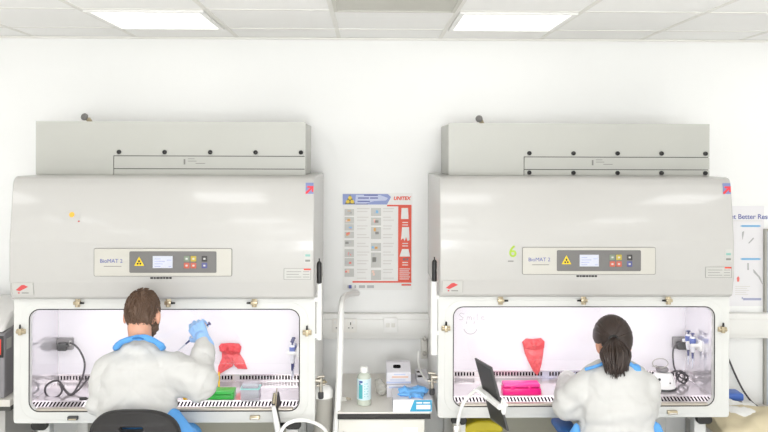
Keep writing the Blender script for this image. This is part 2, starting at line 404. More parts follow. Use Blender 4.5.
    q = MB(); q.add_mesh(text_mesh('BioMAT 2', .0265), stand(px-.304, y-.0065, 1.508)); q.build('lettering', M['inkblue'], cp, smooth=False)
    q = MB(); q.box((px-.285, y-.0062, 1.481), (px-.2, y-.0055, 1.4845)); q.build('small_print', M['ink'], cp, smooth=False)
    q = MB(); xx = px-.062
    for w in (.014, .010, .016, .012, .010, .014, .012):
        q.box((xx, y-.0008, 1.421), (xx+w, y+.001, 1.430)); xx += w+.0025
    q.build('maker_lettering', M['inkblack'], cp, smooth=False)
    # maker label, bottom left: white plate with red slanted block
    zb, yb = 1.372, -.0548
    tl = R(-11.5)
    def onlow(u, v, d): return V((u, -.0525 - d - (v-zb)*.2, v))
    q = MB(); q.prism([(-.727, zb-.03), (-.62, zb-.03), (-.62, zb+.03), (-.727, zb+.03)], onlow, 0, .0035); lb = q.build('maker_label', M['sticker'], t, smooth=False)
    q = MB(); q.prism([(-.706, zb-.006), (-.688, zb-.012), (-.645, zb+.010), (-.665, zb+.02), (-.678, zb+.018)], onlow, .003, .0045); q.prism([(-.698, zb-.02), (-.692, zb-.025), (-.686, zb-.02), (-.692, zb-.016)], onlow, .003, .0045)
    q.build('red_emblem', M['logo_red'], lb, smooth=False)
    q = MB(); q.prism([(-.678, zb-.023), (-.645, zb-.023), (-.645, zb-.018), (-.678, zb-.018)], onlow, .003, .0042)
    for a in (-.725, -.622): q.prism([(a, zb-.029), (a+.0015, zb-.029), (a+.0015, zb+.029), (a, zb+.029)], onlow, .003, .004)
    q.build('label_print', M['ink'], lb, smooth=False)
    # data label bottom right
    q = MB(); q.box((.59, y-.001, 1.418), (.722, y+.002, 1.472)); lb = q.build('data_label', M['sticker'], t, smooth=False)
    q = MB()
    for k in range(3):
        q.box((.603, y-.0016, 1.429+k*.013), (.675-.012*(k % 2), y-.0008, 1.4315+k*.013)); q.box((.683, y-.0016, 1.429+k*.013), (.714, y-.0008, 1.4315+k*.013))
    for a, b, c, d in ((.59, .592, 1.418, 1.472), (.72, .722, 1.418, 1.472), (.59, .722, 1.418, 1.4195), (.59, .722, 1.4705, 1.472)): q.box((a, y-.0016, c), (b, y-.0008, d))
    q.build('label_print', M['ink'], lb, smooth=False)
    q = MB(); q.box((.687, y-.0018, 1.464), (.72, y-.001, 1.471)); q.build('red_print', M['red'], lb, smooth=False)
    q = MB(); q.box((.69, y-.001, 1.498), (.724, y+.002, 1.56)); lb = q.build('inspection_sticker', M['sticker'], t, smooth=False)
    q = MB(); q.box((.694, y-.0016, 1.530), (.718, y-.0008, 1.541)); q.build('teal_print', M['teal'], lb, smooth=False)
    q = MB(); q.box((.694, y-.0016, 1.505), (.718, y-.0008, 1.515)); q.build('grey_print', M['ink'], lb, smooth=False)
    # blue square with red arrow, top right of the hood slope
    def onslope(u, v, d): return V((u, -.061 + (v-1.6)*(.037/.272) - d, v))
    q = MB(); q.prism([(.692, 1.834), (.731, 1.834), (.731, 1.888), (.692, 1.888)], onslope, -.001, .0022); lb = q.build('arrow_badge', M['badge'], t, smooth=False)
    q = MB(); q.prism([(.692, 1.834), (.700, 1.834), (.722, 1.856), (.722, 1.843), (.731, 1.843), (.731, 1.872), (.700, 1.872), (.700, 1.863), (.714, 1.863), (.692, 1.842)], onslope, .002, .0032)
    q.build('red_arrow', M['arrow'], lb, smooth=False)
    # round-dot sticker on the slope
    if left:
        q = MB(); q.prism([(-.48, 1.692), (-.40, 1.692), (-.40, 1.747), (-.48, 1.747)], onslope, -.001, .0012); lb = q.build('dot_sticker', M['sticker2'], t, smooth=False)
        c = (-.441, 1.731)
        q = MB(); q.prism([(c[0]+.013*math.cos(k*math.pi/7), c[1]+.013*math.sin(k*math.pi/7)) for k in range(14)], onslope, .001, .0022); q.build('orange_dot', M['orange'], lb, smooth=False)
        q = MB(); q.prism([(-.41, 1.696), (-.402, 1.696), (-.402, 1.702), (-.41, 1.702)], onslope, .001, .0022); q.build('red_print', M['logo_red'], lb, smooth=False)
    else:
        q = MB(); q.box((-.402, y-.001, 1.488), (-.353, y+.002, 1.575)); lb = q.build('number_sticker', M['sticker2'], t, smooth=False)
        q = MB(); q.add_mesh(text_mesh('6', .08, bold=.0012), stand(-.394, y-.0018, 1.546)); q.build('green_numeral', M['green_print'], lb, smooth=False)
        q = MB(); q.box((-.398, y-.0016, 1.497), (-.37, y-.0008, 1.503)); q.build('grey_print', M['ink'], lb, smooth=False)
    # latches round the frame: brass body, black pin
    def latch(x, z, pd, vert=False, dark=False):
        q = MB()
        if dark:
            q.box((x-.025, -.022, z-.009), (x+.025, .002, z+.009), .003)
            lt = q.build('latch', M['dark'] if dark == 1 else M['brass'], t)
            MB().cyl((x-.018, -.018, z-.004), (x+.018, -.018, z-.004), .005, seg=10).build('pin', M['brass'] if dark == 1 else M['steel'], lt); return
        if vert:
            q.box((x-.022, -.012, z-.012), (x+.022, .002, z+.012), .002); q.box((x-.008, -.026, z-.016), (x+.008, .0, z+.016), .002); q.cyl((x-.02, -.014, z), (x+.02, -.014, z), .008, seg=10)
        else:
            q.box((x-.012, -.012, z-.022), (x+.012, .002, z+.022), .002); q.box((x-.016, -.026, z-.008), (x+.016, .0, z+.008), .002); q.cyl((x, -.014, z-.02), (x, -.014, z+.02), .008, seg=10)
        lt = q.build('latch', M['brass'], t)
        a = V((x, -.02, z)); d = V((0, 0, 1)) if vert else V((pd, 0, 0))
        MB().tube([a+d*.012, a+d*.02, a+d*.036], [.004, .0055, .0045], 8).build('pin', M['black'], lt)
    zt = 1.296
    for x, pd in (((-.425, 1), (.018, 1), (.44, -1)) if left else ((-.425, 1), (-.005, -1), (.425, -1))): latch(x, zt, pd)
    latch(-.70, 1.155, 0, True); latch(.70, 1.148, 0, True)
    latch(-.445, .731, 0, dark=1); latch(.445, .731, 0, dark=2)
    # stay rod with black grip at the inner side, gas tap below
    s = 1 if left else -1
    x = s*(HW+.022)
    q = MB(); q.tube([(x, .01, 1.11 if left else 1.02), (x, .01, 1.39)], .0135 if left else .018, 10); q.box((min(x, s*HW), 0.0, 1.30), (max(x, s*HW), .02, 1.32)); q.box((min(x, s*HW), 0.0, 1.12), (max(x, s*HW), .02, 1.14))
    rod = q.build('stay_rod', M['white'], t)
    q = MB(); q.lathe([(.006, 0), (.0125, .004), (.0125, .1), (.009, .108), (.003, .112), (.003, .125)], (x, .0, 1.388), 12); q.build('grip', M['black'], rod)
    q = MB(); xx = s*(HW+.012)
    q.cyl((s*HW, .03, .90), (s*(HW+.03), .03, .90), .012); q.cyl((s*(HW+.03), .03, .845), (s*(HW+.03), .03, .915), .009); q.cyl((s*(HW+.012), .03, .918), (s*(HW+.048), .03, .922), .006)
    q.cyl((s*(HW+.008), .03, .875), (s*(HW+.052), .03, .882), .006)
    gt = q.build('gas_tap', M['tapsteel'], t)
    q = MB(); q.lathe([(.011, 0), (.014, .006), (.014, .03), (.010, .034)], (s*(HW+.03), .03, .81), 12); q.build('tap_nozzle', M['dark'], gt)
    # stand: legs, rails and dark oval hand bars
    for sx in (-1, 1):
        for yy in (.10, .66):
            q = MB(); q.box((sx*.62-.03, yy-.03, .02), (sx*.62+.03, yy+.03, BZ), .004); lg = q.build('leg', M['frame'], t)
            MB().lathe([(.03, 0), (.03, .012), (.012, .02)], (sx*.62, yy, 0), 14).build('foot', M['black'], lg)
        q = MB(); q.add_mesh(curve_mesh([rrect(sx*.628-.036, sx*.628+.036, .660, .695, .017)], .012, .004), stand(0, .045, 0)); q.build('hand_bar', M['black'], t, ang=30)
    q = MB()
    q.box((-.59, .64, .60), (.59, .68, .66))
    for sx in (-1, 1): q.box((sx*.62-.02, .13, .16), (sx*.62+.02, .63, .20))
    q.box((-.59, .64, .16), (.59, .68, .20))
    q.build('stand_rail', M['frame'], t, bevel=.003)
    q = MB(); q.box((-.58, .70, .10), (.58, .715, .70)); q.build('rear_panel', M['olive'], t, smooth=False)
    return t
M['tapsteel'] = mat('tap_metal', '#a9a398', .3, metal=.8)
M['olive'] = mat('stand_panel_grey', '#b3b1a2', .5)
M['tube'] = emit('tube_glow', '#fffaff', 4)
M['screenink'] = mat('screen_ink', '#9aa0d0', .5)
M['btn_green'] = mat('button_green', '#7d8a76', .4); M['btn_yellow'] = mat('button_yellow', '#b9a53a', .4); M['btn_red'] = mat('button_red', '#c2604c', .4)
M['btn_black'] = mat('button_black', '#3c3a3a', .4); M['btn_blue'] = mat('button_blue', '#55578a', .4)
M['teal'] = mat('print_teal', '#86b5ac', .5); M['badge'] = mat('badge_blue_grey', '#7b86b4', .5); M['arrow'] = mat('badge_red', '#e23b44', .5)
M['sticker2'] = mat('sticker_clear', '#bcbab6', .3); M['orange'] = mat('dot_orange', '#f0b840', .5); M['green_print'] = mat('print_green', '#a5c33c', .5)
LF, RF = 4.06, 4.12
lc = at(164.7, 400, LF).x; rc = at(584.0, 400, RF).x
print('cab centres', lc, rc)
cab_l = cabinet(lc, LF, 'white safety cabinet where the man sits, green box inside', True, at(171, 150, LF+.24).x-lc, 1)
cab_r = cabinet(rc, RF, 'white safety cabinet where the woman sits, pink rack inside', False, at(579.5, 150, RF+.24).x-rc, 2)
# marker scribble on the woman's sash: the word and a smiling face
def scribble():
    q = MB(); yy = .0295; x0, z0 = -.63, 1.196
    sc = .018
    strokes = [[(1.0, 1.9), (.4, 2.2), (.0, 1.7), (.4, 1.2), (.8, .9), (.6, .3), (.0, .3)],
               [(1.5, .2), (1.55, 1.1), (1.75, 1.2), (1.9, .9), (1.9, .3)], [(1.9, .9), (2.1, 1.2), (2.3, 1.0), (2.35, .2)],
               [(2.8, 1.1), (2.8, .3)], [(2.8, 1.45), (2.82, 1.5)], [(3.4, 2.0), (3.4, .3), (3.6, .2)],
               [(4.1, .75), (4.7, .8), (4.6, 1.2), (4.2, 1.1), (4.1, .6), (4.4, .25), (4.9, .4)]]
    for s in strokes: q.tube([V((x0+u*sc*1.5, yy, z0+(v-.6)*sc)) for u, v in s], .0013, 5)
    cx, cz = -.572, 1.152
    q.tube([V((cx+.034*math.cos(R(a)), yy, cz+.034*math.sin(R(a)))) for a in range(195, 350, 15)], .0018, 5)
    for dx in (-.02, .018): q.tube([V((cx+dx, yy, cz+.018)), V((cx+dx+.002, yy, cz+.03))], .0018, 5)
    q.build('marker_drawing', mat('marker_grey', '#bdb9ba', .6), cab_r)
scribble()
# ---------------------------------------------------------------- things in and between the cabinets
SURF = .786
def crumple(o, amp, sc, seed=0, axis=None):
    for v in o.data.vertices:
        n = noise.noise_vector(V(v.co)*sc + V((seed, seed*2.3, seed*.7)))
        v.co += n*amp if axis is None else V(axis)*n.x*amp
    return o
def sheet(q, outline, Y, thick, bulge, seed, n=16, amp=.012):
    """soft bag: an outline in the wall plane filled with a fine grid, bulged and wrinkled, with a front and a back"""
    pts = [at(px, py, Y) for px, py in outline]
    cx = sum(p.x for p in pts)/len(pts); cz = sum(p.z for p in pts)/len(pts); rings = []
    per = []
    for i in range(len(pts)):
        a, b = pts[i], pts[(i+1) % len(pts)]
        for k in range(5): per.append((a.x+(b.x-a.x)*k/5, a.z+(b.z-a.z)*k/5))
    for side in (-1, 1):
        prev = None
        for j in range(n+1):
            t = 1-j/n
            ring = []
            for u, w in per:
                x, z = cx+(u-cx)*t, cz+(w-cz)*t
                d = thick + bulge*(1-t**2.2)
                dn = amp*noise.noise(V((x*38+seed, z*30, seed)))*(1-t**4) + amp*.6*noise.noise(V((x*90, z*60+seed, 3)))*(1-t**4)
                ring.append(q.b.verts.new(V((x, Y + (-(d+dn) if side < 0 else thick*.2), z))))
            if prev:
                for k in range(len(per)): q.b.faces.new((prev[k], prev[(k+1) % len(per)], ring[(k+1) % len(per)], ring[k]))
            else:
                if side < 0: first = ring
                else:
                    for k in range(len(per)): q.b.faces.new((first[k], first[(k+1) % len(per)], ring[(k+1) % len(per)], ring[k]))
            prev = ring
    return q
M['bag'] = mat('red_film', '#ee6266', .35, var=.12, scale=25, bump=.25, bscale=50, sss=.1)
M['bag2'] = mat('red_film_rolled', '#e54a50', .35, var=.15, scale=40, bump=.3, bscale=60)
# left bag: rolled rim with two hanging tails
YL, YR = LF+.444, RF+.444
t = thing('waste_bag', at(231, 360, YL), 'crumpled red waste bag with two tails on the back wall beside the man', 'bag', 'red waste bags')
q = MB(); sheet(q, [(221, 346), (240, 346), (240, 354), (244, 360), (247.5, 369), (238, 368.5), (237.5, 356), (234.5, 357), (233, 366), (226, 370), (218, 375), (218.5, 366), (222, 358), (222, 352)], YL-.002, .006, .012, 1); q.build('bag_tail', M['bag'], t, ang=60)
q = MB(); sheet(q, [(219, 346), (221, 343.6), (231, 343), (239, 343.6), (241.5, 347), (240.5, 352), (233, 355), (226, 353.5), (220, 351)], YL-.012, .006, .016, 5, amp=.016); q.build('rolled_rim', M['bag2'], t, ang=60)
t = thing('waste_bag', at(533, 356, YR), 'red waste bag hanging to a point on the back wall beside the woman', 'bag', 'red waste bags')
q = MB(); sheet(q, [(523, 346), (543.5, 346), (543, 354), (541.5, 363), (539.5, 371), (537, 375.5), (533, 371), (528.5, 362), (525, 354)], YR-.002, .006, .016, 11); q.build('bag_tail', M['bag'], t, ang=60)
q = MB(); sheet(q, [(522, 342), (526, 338.5), (533, 339), (541, 338), (544.5, 341.5), (543.8, 348), (534, 350), (524, 348.5)], YR-.012, .006, .014, 17, amp=.014); q.build('rolled_rim', M['bag2'], t, ang=60)

M['sock'] = mat('socket_grey', '#8b8889', .4, var=.05); M['cable'] = mat('cable_grey', '#4a4649', .5); M['cableblack'] = mat('cable_black', '#2c2a2b', .45)
def power_box(px, py, Y, label):
    p = at(px, py, Y); t = thing('power_socket', p, label, 'power socket')
    MB().box((p.x-.043, Y-.030, p.z-.032), (p.x+.043, Y, p.z+.032), .006).build('socket_housing', M['sock'], t)
    q = MB(); q.box((p.x-.03, Y-.065, p.z-.03), (p.x+.022, Y-.03, p.z+.014), .008); q.cyl((p.x+.01, Y-.055, p.z), (p.x+.035, Y-.06, p.z-.004), .007, .005, 8); q.build('plug', M['dark'], t)
    q = MB(); q.box((p.x+.026, Y-.034, p.z-.005), (p.x+.038, Y-.03, p.z+.02), .001); q.build('rocker_switch', M['sticker'], t)
    return p
power_box(66.5, 343, YL, 'grey power socket with dark plug on the back wall left of the man')
power_box(679, 342, YR, 'grey power socket with dark plug on the back wall right of the woman')
def cable(pts, r, label, m, cat='cable', n=8, name='cable'):
    q = MB(); q.tube(smooth_path(pts, n), r, 7); return tag(q.build(name, m), label, cat)
cable([at(70, 343, YL-.06), at(74, 344.5, YL-.07), at(80, 351, YL-.08), at(84.5, 362, YL-.06), at(83.5, 374, YL-.10), at(79, 384, YL-.18), at(72, 394, YL-.25), at(66, 391, YL-.24), at(60, 382, YL-.2), at(54, 381, YL-.2), at(47, 385, YL-.22), at(45, 391, YL-.24), at(49, 397, YL-.28), at(57, 397, YL-.29), at(62, 391, YL-.26), at(60, 384, YL-.22), at(63, 388, YL-.24), at(70, 395, YL-.27), at(77, 391, YL-.24), at(83, 385, YL-.2), at(88, 378, YL-.14)], .0052, 'grey power cable looped in front of the steel side left of the man', M['cable'])
q = MB(); q.box((0, 0, 0), (.036, .014, .014), .004); q.cyl((.036, .007, .007), (.05, .007, .007), .003, seg=8)
b = q.build('cable_connector', M['cableblack'], off=(0, 0, 0)); b.location = at(79, 403.5, LF+.095); b.location.z = SURF; tag(b, 'small black plug end lying on the grille near the man’s left elbow', 'connector')
cable([at(677, 344, YR-.06), at(673.5, 349, YR-.07), at(673, 358, YR-.06), at(674.5, 368, YR-.07), at(679, 376, YR-.1), at(686, 380, YR-.12), at(687.5, 376, YR-.13), at(681, 373, YR-.12), at(678, 379, YR-.13), at(684, 383, YR-.14), at(688, 378, YR-.13), at(681, 371, YR-.12), at(676, 374, YR-.13), at(680, 382, YR-.14), at(685, 376, YR-.14), at(677, 371, YR-.15), at(669, 374, YR-.16), at(664, 375, YR-.17)], .0048, 'dark cable bundled in coils beside the small white machine', M['cable'])

# pipettes on a holder at the inner side wall
M['pip_white'] = mat('pipette_white', '#e9e9ee', .3); M['pip_blue'] = mat('pipette_blue', '#5c6fb4', .35); M['pip_navy'] = mat('pipette_navy', '#3d4172', .4)
def pipette(name, top, tip, label, group=None, sc=1.0, tipcol=None):
    top, tip = V(top), V(tip); d = (tip-top).normalized(); L = (tip-top).length
    t = thing(name, tip, label, 'pipette', group)
    p = lambda s: top + d*L*s
    MB().tube([p(.10), p(.14), p(.40), p(.52), p(.56)], [.011*sc, .014*sc, .0125*sc, .010*sc, .007*sc], 12).build('body', M['pip_white'], t)
    MB().tube([p(0), p(.02), p(.035), p(.04), p(.11)], [.009*sc, .010*sc, .010*sc, .004*sc, .004*sc], 12).build('plunger', M['pip_navy'], t)
    MB().tube([p(.15), p(.17), p(.30), p(.32)], [.0145*sc, .0155*sc, .015*sc, .013*sc], 12).build('coloured_band', M['pip_blue'], t)
    MB().tube([p(.55), p(.72), p(.74)], [.0062*sc, .0045*sc, .0055*sc], 10).build('shaft', M['pip_navy'], t)
    MB().tube([p(.73), p(.80), p(1)], [.0052*sc, .004*sc, .0012*sc], 10).build('tip', M['cliptip'], t)
    return t
M['cliptip'] = mat('tip_plastic', '#d8dbe6', .25)
xw = lc+.686
q0 = at(297.0, 350, 4.33)
t = thing('pipette_holder', (xw-.03, 4.33, q0.z), 'white pipette holder stuck inside the cabinet wall opposite the red tailed bag', 'holder')
q = MB(); q.box((xw-.055, 4.25, q0.z-.03), (xw, 4.41, q0.z+.03), .004); q.build('back_plate', M['white'], t)
q = MB()
for yy in (4.255, 4.295, 4.335, 4.375): q.box((xw-.105, yy, q0.z-.008), (xw-.05, yy+.012, q0.z+.008), .002)
q.build('prong', M['white'], t)
for k, yy in enumerate((4.281, 4.321, 4.361)):
    pipette('pipette', (xw-.08, yy, q0.z+.06), (xw-.08, yy, q0.z-.15), 'blue and white pipette hanging in the holder on the cabinet side wall', 'pipettes in the wall holder', 1.0)
xr = rc+.686; p = at(697, 342, 4.40)
t = thing('pipette_holder', (xr-.03, 4.40, p.z), 'white pipette holder inside the woman’s cabinet on its steel side', 'holder')
q = MB(); q.box((xr-.01, 4.33, p.z-.035), (xr, 4.47, p.z+.02), .002); q.build('back_plate', M['white'], t)
q = MB()
for yy in (4.335, 4.395, 4.453): q.box((xr-.055, yy, p.z-.012), (xr-.008, yy+.012, p.z+.004), .002)
q.build('prong', M['white'], t)
for yy in (4.371, 4.430): pipette('pipette', (xr-.034, yy, p.z+.055), (xr-.034, yy, p.z-.13), 'blue and white pipette hanging on the steel side right of the woman', 'pipettes right of the woman', 1.1)

# green box, clear box with teal rim, yellow items
M['green'] = mat('green_plastic', '#3db54b', .35, var=.05); M['tealp'] = mat('teal_plastic', '#9fd8d2', .3); M['clearp'] = film('clear_plastic', '#f2f0f4', .35); M['yell'] = mat('yellow_plastic', '#f2c21c', .4)
p = at(219, 400, 4.165); z = SURF
t = thing('tip_box', (p.x, 4.20, z), 'bright green plastic tip box on the work surface by the man’s sleeve', 'box')
MB().box((p.x-.07, 4.160, z), (p.x+.073, 4.245, z+.022), .004).build('tray', M['green'], t)
q = MB(); q.box((p.x-.072, 4.158, z+.0235), (p.x+.075, 4.247, z+.040), .005, 3); q.box((p.x+.055, 4.155, z+.012), (p.x+.068, 4.159, z+.03), .001); q.build('lid', M['green'], t)
p = at(249.5, 401, 4.165)
t = thing('reagent_box', (p.x, 4.2, z), 'small clear plastic box with teal rim standing right of the green box', 'box')
q = MB(); x0, x1, y0, y1 = p.x-.045, p.x+.048, 4.162, 4.24
q.box((x0, y0, z), (x1, y1, z+.002)); q.box((x0, y0, z), (x1, y0+.002, z+.048)); q.box((x0, y1-.002, z), (x1, y1, z+.048)); q.box((x0, y0, z), (x0+.002, y1, z+.048)); q.box((x1-.002, y0, z), (x1, y1, z+.048))
q.build('tray', M['clearp'], t, smooth=False)
q = MB(); q.add_mesh(curve_mesh([rrect(x0-.003, x1+.003, y0-.003, y1+.003, .006), rrect(x0+.006, x1-.006, y0+.006, y1-.006, .005)], .003), Matrix.Translation((0, 0, z+.051))); q.build('rim', M['tealp'], t, smooth=False)
q = MB(); q.box((x0+.005, y0+.004, z+.054), (x1-.005, y1-.004, z+.076), .008, 2); q.build('lid', M['clearp'], t)
for k in range(4):
    MB().lathe([(.006, 0), (.006, .028), (.003, .034)], (x0+.015+k*.021, 4.2, z+.002), 10).build('vial', M['tealp'], t)
a, b = at(219, 372, 4.31), V((at(219, 392, 4.25).x, 4.25, SURF+.003))
tag(MB().tube([a, b], .0042, 8).build('yellow_rod', M['yell']), 'thin yellow rod leaning below the red bag behind the green box', 'rod')
p = at(184.5, 402, 4.155)
tag(MB().lathe([(.011, 0), (.013, .006), (.011, .016), (.004, .022)], (p.x, 4.17, SURF), 14).build('yellow_stopper', M['yell']), 'little yellow stopper on the work surface below the man’s right arm', 'cap')

# magenta rack
M['pink'] = mat('magenta_plastic', '#ff1f8c', .3, var=.04); M['pinklid'] = mat('magenta_lid', '#ff4aa4', .25)
p0, p1 = at(503, 400, 4.225), at(541, 400, 4.225)
t = thing('tube_rack', ((p0.x+p1.x)/2, 4.26, SURF), 'long magenta pink tube rack on the work surface left of the woman', 'rack')
MB().box((p0.x, 4.222, SURF), (p1.x, 4.30, SURF+.034), .004).build('rack_body', M['pink'], t)
q = MB(); q.box((p0.x+.003, 4.225, SURF+.036), (p1.x-.003, 4.297, SURF+.058), .008, 3); q.build('lid', M['pinklid'], t)
q = MB()
for k in range(2): q.box((p0.x+.04+k*.09, 4.2195, SURF+.026), (p0.x+.06+k*.09, 4.223, SURF+.046), .001)
q.build('clasp', M['pink'], t)
# small white machine with dark base
pb = at(665, 394, 4.30); cx = pb.x; cy = 4.33
M['machine'] = mat('machine_white', '#f0efee', .3)
t = thing('vortex_mixer', (cx, cy, SURF), 'small white mixer with dark base right of the woman', 'mixer')
MB().lathe([(.066, 0), (.068, .004), (.066, .012)], (cx, cy, SURF), 28).build('base', M['dark'], t)
MB().lathe([(.064, .012), (.066, .02), (.060, .05), (.048, .078), (.040, .088), (.02, .092)], (cx, cy, SURF), 28).build('housing', M['machine'], t)
MB().lathe([(.02, .09), (.03, .094), (.034, .104), (.030, .112), (.012, .108)], (cx-.005, cy, SURF), 20).build('rubber_cup', M['sock'], t)
q = MB(); q.tube([V((cx-.015+.042*math.cos(a/16*2*math.pi), cy, SURF+.135+.026*math.sin(a/16*2*math.pi))) for a in range(16)], .0025, 6, close=True); q.tube([(cx-.015, cy, SURF+.108), (cx-.04, cy-.01, SURF+.125), (cx-.06, cy-.01, SURF+.12)], .003, 6); q.build('wire_ring', M['steel'], t)
MB().lathe([(.007, 0), (.007, .006), (.004, .008)], (cx-.035, cy-.048, SURF+.062), 12, axis=(-.5, -.8, .25)).build('knob', M['black'], t)
MB().lathe([(.004, 0), (.004, .003)], (cx+.016, cy-.058, SURF+.045), 10, axis=(.2, -.9, .25)).build('indicator', M['cable'], t)

# ---------------------------------------------------------------- bench between the cabinets
M['bench'] = mat('bench_laminate', '#e9e5dd', .35, var=.01); M['benchedge'] = mat('bench_edge_black', '#201e1c', .5); M['cupboard'] = mat('cupboard_white', '#dedbd2', .4)
BX0, BX1, BY, BT = at(337.5, 413, 4.15).x, at(430.5, 413, 4.15).x, 4.15, .722
t = thing('bench', ((BX0+BX1)/2, 4.5, 0), 'white bench with black front edge between the two cabinets', 'bench')
MB().box((BX0, BY+.004, BT-.008), (BX1, YF-.001, BT)).build('bench_top', M['bench'], t, smooth=False)
MB().box((BX0, BY, BT-.034), (BX1, YF-.001, BT-.008)).build('top_edge', M['benchedge'], t, smooth=False)
q = MB(); q.box((BX0+.004, BY+.03, .10), (BX1-.028, YF-.02, BT-.034)); q.box((BX0+.03, BY+.08, 0), (BX1-.05, YF-.05, .1)); q.build('cupboard', M['cupboard'], t, smooth=False)
q = MB(); q.box((BX0+.006, BY+.012, .11), (BX1-.03, BY+.03, BT-.04), .002); dr = q.build('cupboard_door', M['cupboard'], t)
q = MB(); pz = at(412, 432, BY); q.box((pz.x-.045, BY+.0105, pz.z-.035), (pz.x+.03, BY+.0125, pz.z+.02)); lb = q.build('notice', M['paper'], dr, smooth=False)
q = MB(); q.tube([(BX0+.03, BY+.011, .62), (BX0+.03, BY-.012, .62), (BX0+.03, BY-.012, .52), (BX0+.03, BY+.011, .52)], .005, 8); q.build('handle', M['steel'], dr)

# wash bottle: clear body with green liquid, blue label, white cap
M['bottle'] = mat('bottle_plastic', '#dfe6d8', .25, trans=.25, var=.02); M['blabel'] = mat('bottle_label', '#cfe4ea', .4); M['bteal'] = mat('label_teal', '#4fb0b8', .4); M['bnavy'] = mat('label_navy', '#2f4f9a', .4)
pb = at(364, 405, 4.28); c = V((pb.x, 4.28, BT)); 
t = thing('spray_bottle', c, 'clear bottle of pale green liquid with teal label on the bench', 'bottle')
MB().lathe([(.030, 0), (.035, .003), (.0365, .01), (.0365, .14), (.033, .155), (.022, .166), (.017, .168), (.017, .172)], c, 28).build('body', M['bottle'], t)
q = MB(); q.lathe([(.0372, .032), (.0374, .034), (.0374, .138), (.0372, .14)], c, 28); lb = q.build('label', M['blabel'], t)
q = MB()
def onb(a, h, d): r = .0376+d; return V((c.x+r*math.sin(a), c.y-r*math.cos(a), c.z+h))
for a0, a1, h0, h1 in ((-.75, -.2, .04, .112), ):
    n = 6
    for k in range(n):
        u0, u1 = a0+(a1-a0)*k/n, a0+(a1-a0)*(k+1)/n; q.prism([(u0, h0), (u1, h0), (u1, h1), (u0, h1)], onb, 0, .0006)
q.build('label_band', M['bteal'], lb)
q = MB()
for k in range(5): q.prism([(-.7+.1*k, .122), (-.6+.1*k, .122), (-.6+.1*k, .132), (-.7+.1*k, .132)], onb, 0, .0006)
q.prism([(-.72, .112), (-.5, .112), (-.5, .12), (-.72, .12)], onb, 0, .0006); q.build('label_heading', M['bnavy'], lb)
q = MB()
for k in range(6): q.prism([(.05, .05+k*.013), (.62-.1*(k % 2), .05+k*.013), (.62-.1*(k % 2), .054+k*.013), (.05, .054+k*.013)], onb, 0, .0006)
q.build('label_print', M['bteal'], lb)
MB().lathe([(.019, .168), (.0205, .172), (.0205, .192), (.017, .197), (.012, .199)], c, 20).build('cap', M['white'], t)

# glove boxes
M['box_white'] = mat('glove_box_white', '#eceaf0', .5); M['box_lilac'] = mat('glove_box_lilac', '#c9d2ee', .5); M['box_blue'] = mat('glove_box_blue', '#2f9cc4', .45); M['nitrile'] = mat('nitrile_blue', '#6fb2ef', .45, var=.08, scale=30, bump=.15); M['boxgrey'] = mat('box_side_grey', '#7c7f85', .5); M['peach'] = mat('print_peach', '#f0cdb8', .5)
def glove_box(x0, x1, y0, y1, z0, z1, label, tilt=0):
    t = thing('glove_box', ((x0+x1)/2, (y0+y1)/2, z0), label, 'box', 'glove boxes on the bench')
    MB().box((x0, y0, z0), (x1, y1, z1), .0015).build('carton', M['box_white'], t, smooth=False)
    return t
# back lower two boxes and the top one: px 386..412
a0, a1 = at(387, 390, 4.36), at(409.5, 390, 4.36)
bx0, bx1 = a0.x, at(426, 390, 4.44).x
LH = .066
t = glove_box(bx0, bx1-.05, 4.40, 4.63, BT, BT+LH, 'white glove box lowest of the stack at the back of the bench')
MB().box((bx0+.01, 4.3985, BT+LH-.016), (bx1-.06, 4.4, BT+LH-.006)).build('lilac_band', M['box_lilac'], t, smooth=False)
gx0_, gx1_ = at(411.5, 380, 4.52).x, at(428, 380, 4.52).x
t = glove_box(bx1-.048, gx1_, 4.47, 4.66, BT, BT+.085, 'white glove box with dark slots behind the one with the blue glove')
q = MB()
for yy in (4.49, 4.58): q.add_mesh(curve_mesh([rrect(bx1-.043, bx1-.012, yy, yy+.03, .012)], .0006), Matrix.Translation((0, 0, BT+.0856)))
q.build('opening', M['hole'], t, smooth=False)
MB().box((bx1-.046, 4.4685, BT+.02), (gx1_-.003, 4.47, BT+.035)).build('lilac_band', M['box_lilac'], t, smooth=False)
z2 = BT+LH+.0005
t = thing('glove_box', (bx0+.06, 4.48, z2), 'topmost white glove box with a dark oval opening', 'box', 'glove boxes on the bench')
tx0, tx1 = bx0-.002, at(411, 380, 4.42).x
prof = [(4.42, 0), (4.60, 0), (4.60, .085), (4.52, .092), (4.42, .062)]
q = MB(); q.prism(prof, lambda u, v, d: V((d, u, z2+v)), tx0, tx1); q.build('carton', M['box_white'], t, smooth=False, bevel=.003)
sl = math.atan2(.030, .10)
q = MB(); q.add_mesh(curve_mesh([rrect(-.024, .018, -.018, .018, .012)], .0008), Matrix.Translation(((tx0+tx1)/2-.005, 4.478, z2+.0800)) @ Matrix.Rotation(sl, 4, 'X')); q.build('opening', M['hole'], t, smooth=False)
q = MB(); q.box((tx0+.001, 4.4188, z2+.004), (tx1-.001, 4.42, z2+.014)); q.build('lilac_band', M['box_lilac'], t, smooth=False)
q = MB(); q.box((tx0+.03, 4.4188, z2+.034), (tx1-.015, 4.42, z2+.043)); q.build('peach_print', M['peach'], t, smooth=False)
q = MB(); q.box((tx0+.02, 4.4186, z2+.02), (tx1-.03, 4.42, z2+.025)); q.box((tx0+.04, 4.4186, z2+.05), (tx1-.03, 4.42, z2+.055)); q.build('grey_print', M['box_lilac'], t, smooth=False)
